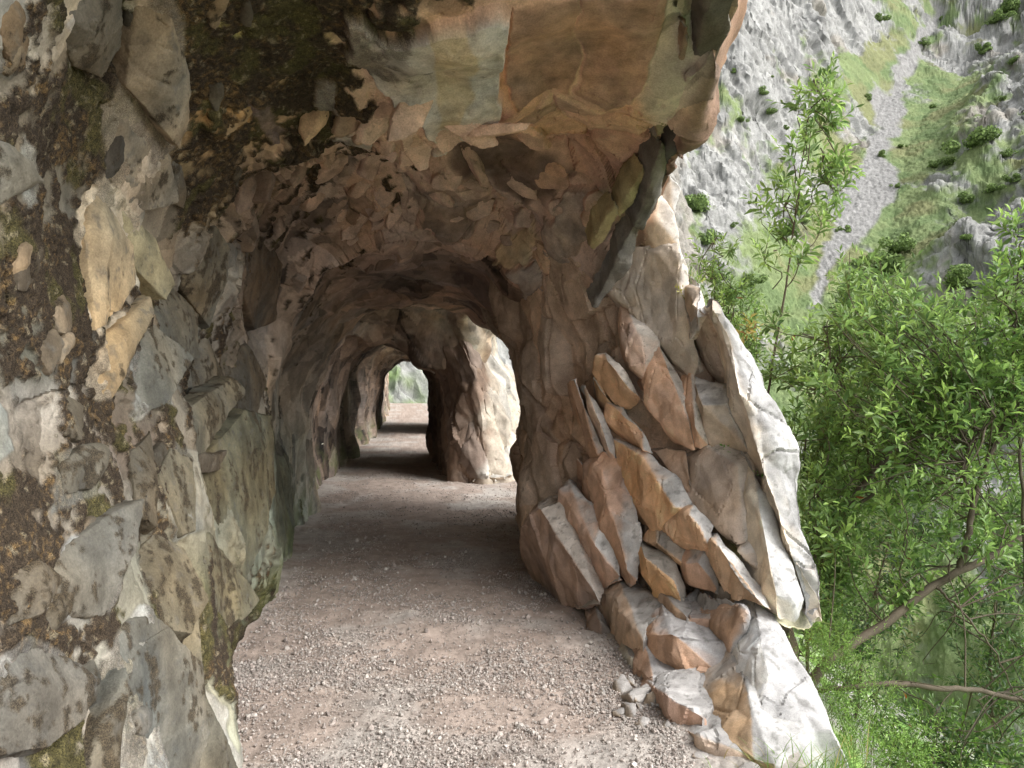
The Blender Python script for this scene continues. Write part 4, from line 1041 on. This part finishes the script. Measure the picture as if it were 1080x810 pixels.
def tree(name, label, cat, limbs, crown, Yr, ntwig, nshoot, leaf, young, seed, group=None, dens=None, trunk=0, reach=1.1, shoot_len=(.16, .34), nleaf=(7, 12), width=.34, sides=9,
         cols=None, upb=.55, bark=BARK, bare=0):
    r = np.random.default_rng(seed)
    curves = [limb_curve(l, r) for l in limbs]
    root = empty(name, tuple(curves[trunk][0][0]), label=label, cat=cat, group=group)
    off = Matrix.Translation(-Vector(root.location))
    for k, (c, rad) in enumerate(curves):
        v, f = tube(c, rad, sides)
        v = v + (.10 * np.repeat(rad, sides) * fbm(v * 25, 2))[:, None] * np.array([1, .6, .4])
        o = mesh_np('trunk' if k == trunk else 'branch', v, f, M_BARK, root, bark * (1 + .3 * fbm(v * 9, 3))[:, None]); o.matrix_parent_inverse = off
    allp = np.concatenate([c[4:] for c, _ in curves])
    tw = Soup(); lv = Leaves(seed + 1)
    T = sample(crown, Yr, ntwig, r, dens)
    for e in T:
        d2 = ((allp - e - (0, 0, -.15)) ** 2).sum(1)
        k = np.argsort(d2)[:14]; s = allp[r.choice(k)]
        if np.linalg.norm(e - s) > reach: s = e + (s - e) / np.linalg.norm(s - e) * reach * r.uniform(.5, 1)
        m1 = s * .65 + e * .35 + r.normal(size=3) * .05 - (0, 0, .02); m2 = s * .3 + e * .7 + r.normal(size=3) * .05 + (0, 0, -.03)
        c = crom([s, m1, m2, e], 9)
        v, f = tube(c, np.linspace(.0065, .0022, 9), 4); tw.add(v, f, bark * r.uniform(.6, 1.2))
        axis = (e - s) / (np.linalg.norm(e - s) + 1e-6)
        for _ in range(nshoot):
            q = r.uniform(.35, 1.0); b = c[int(q * 8)]
            d = axis * .45 + r.normal(size=3) * .5 + (0, 0, upb); d /= np.linalg.norm(d)
            ln = r.uniform(*shoot_len)
            v, f = tube(np.array([b, b + d * ln * .5 + r.normal(size=3) * .006, b + d * ln]), [.0022, .0017, .001], 3); tw.add(v, f, srgb(104, 112, 62))
            yg = young * np.clip(r.uniform(.2, 1.5), 0, 1.3)
            lv.shoot(b, d, ln, int(r.integers(*nleaf)), leaf * r.uniform(.8, 1.15), yg, width, cols=cols)
    for _ in range(bare):
        s = allp[r.integers(len(allp))]; d = np.array([r.normal(), r.normal() * .5, r.normal() * .8]); d /= np.linalg.norm(d); ln = r.uniform(.4, 1.1)
        c = crom([s, s + d * ln * .4 + r.normal(size=3) * .06, s + d * ln * .75 + r.normal(size=3) * .1, s + d * ln + (0, 0, -.1 * ln)], 10)
        v, f = tube(c, np.linspace(.006, .0015, 10), 4); tw.add(v, f, bark * r.uniform(.6, 1.2))
    a = tw.build('twigs', M_BARK, root); a.matrix_parent_inverse = off
    a = lv.build('crown', root); a.matrix_parent_inverse = off
    return root

low = lambda x, y: np.clip(1.1 - (y - 400) / 260, .2, 1)
tree('laurel_tree', 'broad leafed laurel tree with forked grey limb, nearest right of the boulders', 'tree',
     [[(846,742,5.3,.055),(858,716,5.3,.05),(885,690,5.3,.042),(930,660,5.4,.04),(985,618,5.5,.036),(1018,600,5.5,.033),(1080,568,5.7,.028),(1150,535,5.8,.022)],
      [(1012,602,5.5,.03),(1021,560,5.55,.028),(1030,520,5.6,.026),(1042,486,5.6,.022),(1062,450,5.7,.02),(1090,418,5.7,.016)],
      [(1026,540,5.58,.016),(1018,500,5.5,.013),(1024,470,5.5,.011),(1050,440,5.4,.008)],
      [(862,728,5.1,.022),(900,724,5.0,.022),(950,722,5.0,.023),(1000,726,5.0,.023),(1045,731,5.1,.022),(1100,746,5.1,.02)],
      [(985,618,5.5,.014),(1010,640,5.3,.01),(1050,690,5.2,.007),(1075,745,5.2,.005)]],
     [(872,300),(890,262),(905,246),(930,262),(955,300),(1000,335),(1040,325),(1140,300),(1140,640),(1000,640),(905,650),(875,560),(850,450),(856,350)], (5.3, 6.5), 140, 6, .104, .75, 101, dens=low, bare=45)
tree('laurel_tree', 'laurel tree with one long straight slanting limb, behind the forked one', 'tree',
     [[(818,712,6.2,.05),(840,620,6.2,.045),(868,568,6.2,.04),(920,500,6.3,.034),(962,460,6.4,.03),(1006,430,6.5,.024),(1060,397,6.6,.018),(1120,370,6.7,.013)],
      [(868,572,6.2,.022),(900,540,6.5,.02),(940,505,6.6,.018),(985,470,6.8,.014),(1040,455,6.9,.01)],
      [(920,500,6.3,.013),(905,440,6.2,.011),(880,390,6.2,.009),(868,345,6.2,.006)],
      [(1006,430,6.5,.012),(1022,395,6.4,.01),(1026,360,6.3,.008),(1030,330,6.3,.005)]],
     [(770,352),(800,335),(850,325),(880,290),(915,270),(1000,318),(1060,320),(1140,320),(1140,590),(870,660),(848,600),(832,470),(800,390)], (6.3, 7.8), 165, 6, .106, .7, 111, dens=low, bare=30)
tree('laurel_sapling', 'slender young laurel standing up alone against the mountainside', 'sapling',
     [[(790,640,6.8,.018),(800,500,6.8,.016),(812,400,6.8,.014),(826,320,6.8,.012),(834,270,6.8,.010),(842,205,6.8,.008),(850,140,6.8,.006),(858,84,6.8,.003)]],
     [(852,78),(872,78),(880,120),(892,180),(890,225),(880,250),(868,262),(800,268),(790,262),(806,200),(830,160),(842,110)], (6.55, 7.05), 27, 5, .125, .85, 121, reach=.45, shoot_len=(.14, .26), nleaf=(6, 10), width=.32, upb=.7)
tree('laurel_sapling', 'short bright green laurel shoot beside the top of the white slab', 'sapling',
     [[(770,560,7.2,.014),(765,450,7.2,.012),(760,380,7.2,.010),(756,330,7.2,.008),(752,280,7.2,.005),(756,250,7.2,.003)]],
     [(735,290),(745,252),(762,248),(782,290),(800,330),(812,372),(780,370),(752,330)], (6.9, 7.5), 34, 5, .085, .95, 131, reach=.5, shoot_len=(.12, .24), nleaf=(6, 10))
tree('laurel_sapling', 'laurel shoots rising at the right edge of the photograph above the forked tree', 'sapling',
     [[(1085,640,5.6,.02),(1078,520,5.6,.016),(1072,430,5.6,.013),(1070,350,5.6,.01),(1074,290,5.6,.007),(1080,240,5.6,.004)]],
     [(1062,245),(1080,232),(1120,232),(1140,400),(1040,400),(1030,345),(1050,290)], (5.3, 5.9), 30, 6, .095, .9, 141, reach=.5, shoot_len=(.14, .28))
tree('bush', 'leafy bush pressed close behind the outer edge of the white slab', 'bush',
     [[(850,760,6.0,.02),(852,690,6.0,.018),(858,620,6.0,.014),(862,540,6.0,.01),(868,460,6.0,.006)]],
     [(832,430),(885,420),(905,560),(905,690),(866,690),(852,600)], (5.6, 6.7), 52, 6, .10, .7, 147, reach=.6)
LEAF_D, LEAF_DN = srgb(62, 86, 52), srgb(112, 146, 64)
for k, (lab, base, poly, Yr, nt_, yg) in enumerate([
   ('dark leafy bush low behind the forked laurel, filling the gap under its limb', [(900,800,8.4,.03),(905,730,8.4,.025),(915,660,8.4,.02),(930,600,8.3,.012),(940,560,8.3,.006)], [(855,600),(960,560),(990,620),(980,720),(930,800),(880,760)], (7.4, 9), 46, .45),
   ('thin twiggy bush with bare lower stems at the right edge of the photograph', [(1060,860,7.2,.025),(1050,780,7.2,.022),(1045,700,7.2,.018),(1050,640,7.2,.012),(1060,600,7.2,.006)], [(990,600),(1140,560),(1140,800),(1060,800),(1000,700)], (6.6, 8), 40, .4),
   ('low bush in the bottom right corner below the dark horizontal branch', [(980,870,5.6,.02),(985,830,5.6,.018),(990,800,5.6,.014),(1000,775,5.6,.008)], [(900,770),(960,750),(1060,770),(1140,780),(1140,850),(930,850)], (5.0, 6.0), 30, .6),
   ('distant round bush on the slope behind the slanting laurel limb', [(940,640,11,.04),(945,560,11,.03),(950,500,11,.02),(960,440,11,.01)], [(850,430),(920,380),(1000,370),(1080,400),(1060,560),(960,610),(870,580)], (10, 12.5), 90, .5)]):
    tree('bush', lab, 'bush', [base], poly, Yr, nt_, 7, .085 if k < 3 else .12, yg, 151 + 7 * k, reach=.9, cols=(LEAF_D, LEAF_DN), upb=.4, shoot_len=(.16, .34) if k < 3 else (.25, .5))

# feathery herbs and grass at the edge of the drop
def herb(label, px, py, Y, n, hgt, seed, leaf=.03, cols=(srgb(96, 128, 64), srgb(150, 182, 92)), spread=.14, name='herb', cat='herb', group='feathery herbs at the drop', width=.2):
    r = np.random.default_rng(seed)
    b0 = np.array(at(px, py, Y))
    root = empty(name, tuple(b0), label=label, cat=cat, group=group); off = Matrix.Translation(-Vector(root.location))
    st = Soup(); lv = Leaves(seed + 1)
    for _ in range(n):
        b = b0 + r.normal(size=3) * (spread, spread, .02)
        d = np.array([r.normal() * .35 + .1, r.normal() * .3 - .05, 1.0]); d /= np.linalg.norm(d)
        h = hgt * r.uniform(.5, 1.15)
        e = b + d * h + np.array([r.normal() * .12, r.normal() * .1, -.08]) * h
        c = crom([b, b + d * h * .5, e], 6)
        v, f = tube(c, np.linspace(.0022, .0008, 6), 3); st.add(v, f, srgb(120, 128, 74))
        for q in range(5):
            p = c[min(5, 1 + q)]
            dd = (e - b) / h + r.normal(size=3) * .5
            lv.shoot(p, dd, h * .28, 9, leaf, r.uniform(.2, 1), width, (60, 30), cols)
    o = st.build('stems', M_LEAF, root); o.matrix_parent_inverse = off
    o = lv.build('leaves', root); o.matrix_parent_inverse = off
    return root
for k, (px_, py_, Y_, n_, h_) in enumerate([(868,742,4.7,26,.42),(885,772,4.5,26,.40),(905,800,4.4,26,.38),(880,712,4.9,22,.40),(925,815,4.3,24,.36),(900,830,4.1,24,.34),(940,845,4.2,22,.36),(866,700,4.9,16,.3)]):
    herb('feathery light green herb on the drop just right of the large white boulder', px_, py_, Y_, n_, h_, 200 + k, spread=.07 if k == 7 else .14)
def tuft(label, px, py, Y, n, hgt, seed, group='grass tufts among the foot boulders', spread=.05, dry=.2, lean=(0, 0)):
    r = np.random.default_rng(seed); S = Soup(); b0 = np.array(at(px, py, Y))
    for _ in range(n):
        b = r.normal(size=3) * (spread, spread, .006)
        a = r.uniform(0, 6.28); h = hgt * r.uniform(.45, 1.15); out = r.uniform(.15, .9)
        d = np.array([math.cos(a) * out + lean[0], math.sin(a) * out + lean[1], 1])
        side = np.array([-math.sin(a), math.cos(a), 0]) * .0022
        t = np.linspace(0, 1, 5)[:, None]
        c = b + d / np.linalg.norm(d) * h * t + np.array([math.cos(a), math.sin(a), -.9]) * h * .35 * t ** 2.2
        wv = (1 - t ** 1.6) + .05
        V = np.concatenate([c - side * wv, c + side * wv])
        col = (srgb(110, 140, 62) if r.random() > dry else srgb(176, 164, 106)) * r.uniform(.7, 1.3)
        S.add(V, np.array([(i, i + 1, i + 6, i + 5) for i in range(4)]), col)
    o = S.build('grass_tuft', M_LEAF); o.location = tuple(b0)
    return tag(o, label, 'grass', group)
for k, (px_, py_, Y_, n_, h_, lab) in enumerate([
   (815,815,3.15,40,.17,'green grass blades in front of the wedge shaped boulder at the bottom edge'),(850,818,3.1,46,.20,'green grass blades at the foot of the large white boulder'),
   (880,815,3.3,46,.24,'taller grass blades where the large white boulder meets the drop'),(905,795,3.7,40,.26,'grass blades on the drop right of the large white boulder'),
   (770,815,3.2,16,.12,'few thin grass blades in front of the low half buried slab'),
   (722,292,5.3,60,.22,'grass tuft growing on top of the buttress beside the vault edge'),(735,300,5.2,40,.16,'small grass tuft on the buttress shoulder above the grey block')]):
    tuft(lab, px_, py_, Y_, n_, h_, 300 + k)
def sprig(label, px, py, Y, n, leaf, seed, cols=(srgb(84, 140, 60), srgb(130, 190, 70)), up=(0, -.4, .8), width=.5, ln=.06):
    r = np.random.default_rng(seed); b = np.array(at(px, py, Y)); lv = Leaves(seed)
    for k in range(n):
        d = np.array(up) + r.normal(size=3) * .5
        lv.shoot(b + r.normal(size=3) * .012, d, ln, 5, leaf, .6, width, (70, 30), cols)
    o = lv.build('small_plant', None); me = o.data
    co = np.empty(len(me.vertices) * 3, np.float32); me.vertices.foreach_get('co', co); co = co.reshape(-1, 3) - b.astype(np.float32)
    me.vertices.foreach_set('co', co.ravel()); o.location = tuple(b)
    return tag(o, label, 'plant')
sprig('single bright green seedling in the crack under the square grey face', 767, 476, depth(767,476) - .10, 2, .035, 401)
sprig('green sprig growing in the long crack of the white outer slab', 806, 505, depth(806,505) - .12, 4, .03, 402)
sprig('tiny green sprig low in the crack between the two white slabs', 826, 562, depth(826,562) - .14, 3, .03, 403)
sprig('yellow green plant in the hollow at the top of the buttress', 716, 312, depth(716,312) - .08, 4, .03, 404, (srgb(150,140,60), srgb(180,180,70)))
sprig('reddish yellow rosette on the outer edge of the white slab top', 786, 350, 5.0, 8, .07, 405, (srgb(140,110,60), srgb(150,156,76)), (.5, 0, .6), .3, .10)

# bushes on the mountainside
def far_bush(seed):
    r = np.random.default_rng(seed); n = 1500
    lob = r.normal(size=(9, 3)) * (.42, .42, .26) + (0, 0, .45)
    k = r.integers(0, 9, n); d = r.normal(size=(n, 3)); d /= np.linalg.norm(d, axis=1, keepdims=True)
    P = lob[k] + d * r.uniform(.25, .46, n)[:, None] * (1, 1, .8); P[:, 2] = np.maximum(P[:, 2], .0)
    nrm = d + r.normal(size=(n, 3)) * .6; a = np.cross(nrm, r.normal(size=(n, 3))); a /= np.linalg.norm(a, axis=1, keepdims=True)
    b = np.cross(nrm / np.linalg.norm(nrm, axis=1, keepdims=True), a); s = r.uniform(.05, .11, n)[:, None]
    V = np.stack([P - a * s, P + b * s * .8, P + a * s, P - b * s * .8], 1)
    c = np.where(r.random((n, 1)) < .5, srgb(106, 126, 80), srgb(130, 152, 92)) * r.uniform(.7, 1.3, n)[:, None]
    return mesh_np('mountain_bush', V.reshape(-1, 3), np.arange(n * 4).reshape(-1, 4), M_FAR, None, np.repeat(c, 4, 0), link=False)
PROTO = [far_bush(s) for s in (1, 2, 3, 4)]
BUSH = [(1032,150,24,'largest dark green bush on the sunny slope right of the scree gully'),(938,286,26,'round green bush at the right foot of the scree gully'),(948,262,18,'green bush just above the round one beside the scree gully'),
        (1012,296,22,'dull green bush on the slope between two white outcrops'),(737,222,20,'pale green bush on the left cliff beside the buttress top'),(1064,14,14,'dark bush at the top right corner of the mountainside'),(1050,22,11,'smaller dark bush beside the one at the top right corner')]
_r = np.random.default_rng(55)
for x, y, s in [(800,105,9),(812,122,10),(1000,170,10),(1045,200,9),(926,22,9),(838,112,10),(1018,212,10),(985,172,8),(1070,190,9),(880,196,9),(868,170,7),(756,290,14),(790,298,12),(1020,250,9),(1060,160,8),(975,45,7),(1040,50,9),(1066,62,8),(745,255,14)]:
    BUSH.append((x, y, s, 'small dark green bush growing on the mountainside'))
for _ in range(16):
    BUSH.append((_r.uniform(880, 1090), _r.uniform(0, 330), _r.uniform(3, 7), 'small dark green bush growing on the mountainside'))
for _ in range(16):
    BUSH.append((_r.uniform(720, 900), _r.uniform(20, 330), _r.uniform(3, 7), 'small dark green bush growing on the mountainside'))
for k, (x, y, s, lab) in enumerate(BUSH):
    m = np.nonzero((np.abs(MPX - x) < 2) & (np.abs(MPY - y) < 3))[0]
    if not len(m): continue
    j = m[np.argmin(MQ[m, 1])]; p = MQ[j]
    o = PROTO[k % 4].copy(); COL.objects.link(o)
    R_ = s / F * p[1] * .95
    o.scale = (R_, R_, R_ * _r.uniform(.75, 1.05)); o.rotation_euler = (0, 0, _r.uniform(0, 6.28)); o.location = (p[0], p[1], p[2] - R_ * .12)
    tag(o, lab, 'bush', 'bushes on the mountainside')
# ------------------------------------------------------------------ camera and light
cam = bpy.data.cameras.new('camera'); co_ = bpy.data.objects.new('camera', cam); COL.objects.link(co_)
co_.location = (0, 0, EYE); co_.rotation_euler = (math.radians(90), 0, 0)
cam.sensor_width = 36; cam.lens = 36 * F / 1080; cam.clip_end = 2000; cam.clip_start = .05
scene.camera = co_
EL, AZ = 42.0, 116.0          # sun height and bearing, clockwise from straight ahead
w = bpy.data.worlds.new('World'); scene.world = w; w.use_nodes = True
nt = w.node_tree; bg = nt.nodes['Background']
sky = nt.nodes.new('ShaderNodeTexSky'); sky.sky_type = 'NISHITA'; sky.sun_disc = False
sky.sun_elevation = math.radians(EL); sky.sun_rotation = math.radians(AZ)
sky.air_density = 1.0; sky.dust_density = 4.0; sky.ozone_density = 1.0
hs = nt.nodes.new('ShaderNodeHueSaturation'); hs.inputs['Saturation'].default_value = .16
nt.links.new(sky.outputs[0], hs.inputs['Color']); nt.links.new(hs.outputs[0], bg.inputs['Color'])
bg.inputs['Strength'].default_value = .15
sd = bpy.data.lights.new('sun', 'SUN'); sd.energy = .5; sd.angle = math.radians(30); sd.color = (1, .96, .9)
so = bpy.data.objects.new('sun', sd); COL.objects.link(so)
a = math.radians(AZ); e = math.radians(EL)
sdir = Vector((math.sin(a) * math.cos(e), math.cos(a) * math.cos(e), math.sin(e)))
so.rotation_euler = sdir.to_track_quat('Z', 'Y').to_euler()
so.location = (10, -5, 20)
vs = scene.view_settings
vs.view_transform = 'Standard'; vs.look = 'None'; vs.gamma = 1; vs.use_curve_mapping = False
vs.exposure = 1.46
cy = scene.cycles
cy.max_bounces = 10; cy.diffuse_bounces = 6; cy.glossy_bounces = 2; cy.transmission_bounces = 2; cy.transparent_max_bounces = 4
cy.use_denoising = True; cy.caustics_reflective = False; cy.caustics_refractive = False
try: cy.denoiser = 'OPENIMAGEDENOISE'
except Exception: pass
cy.use_adaptive_sampling = True; cy.adaptive_threshold = .01
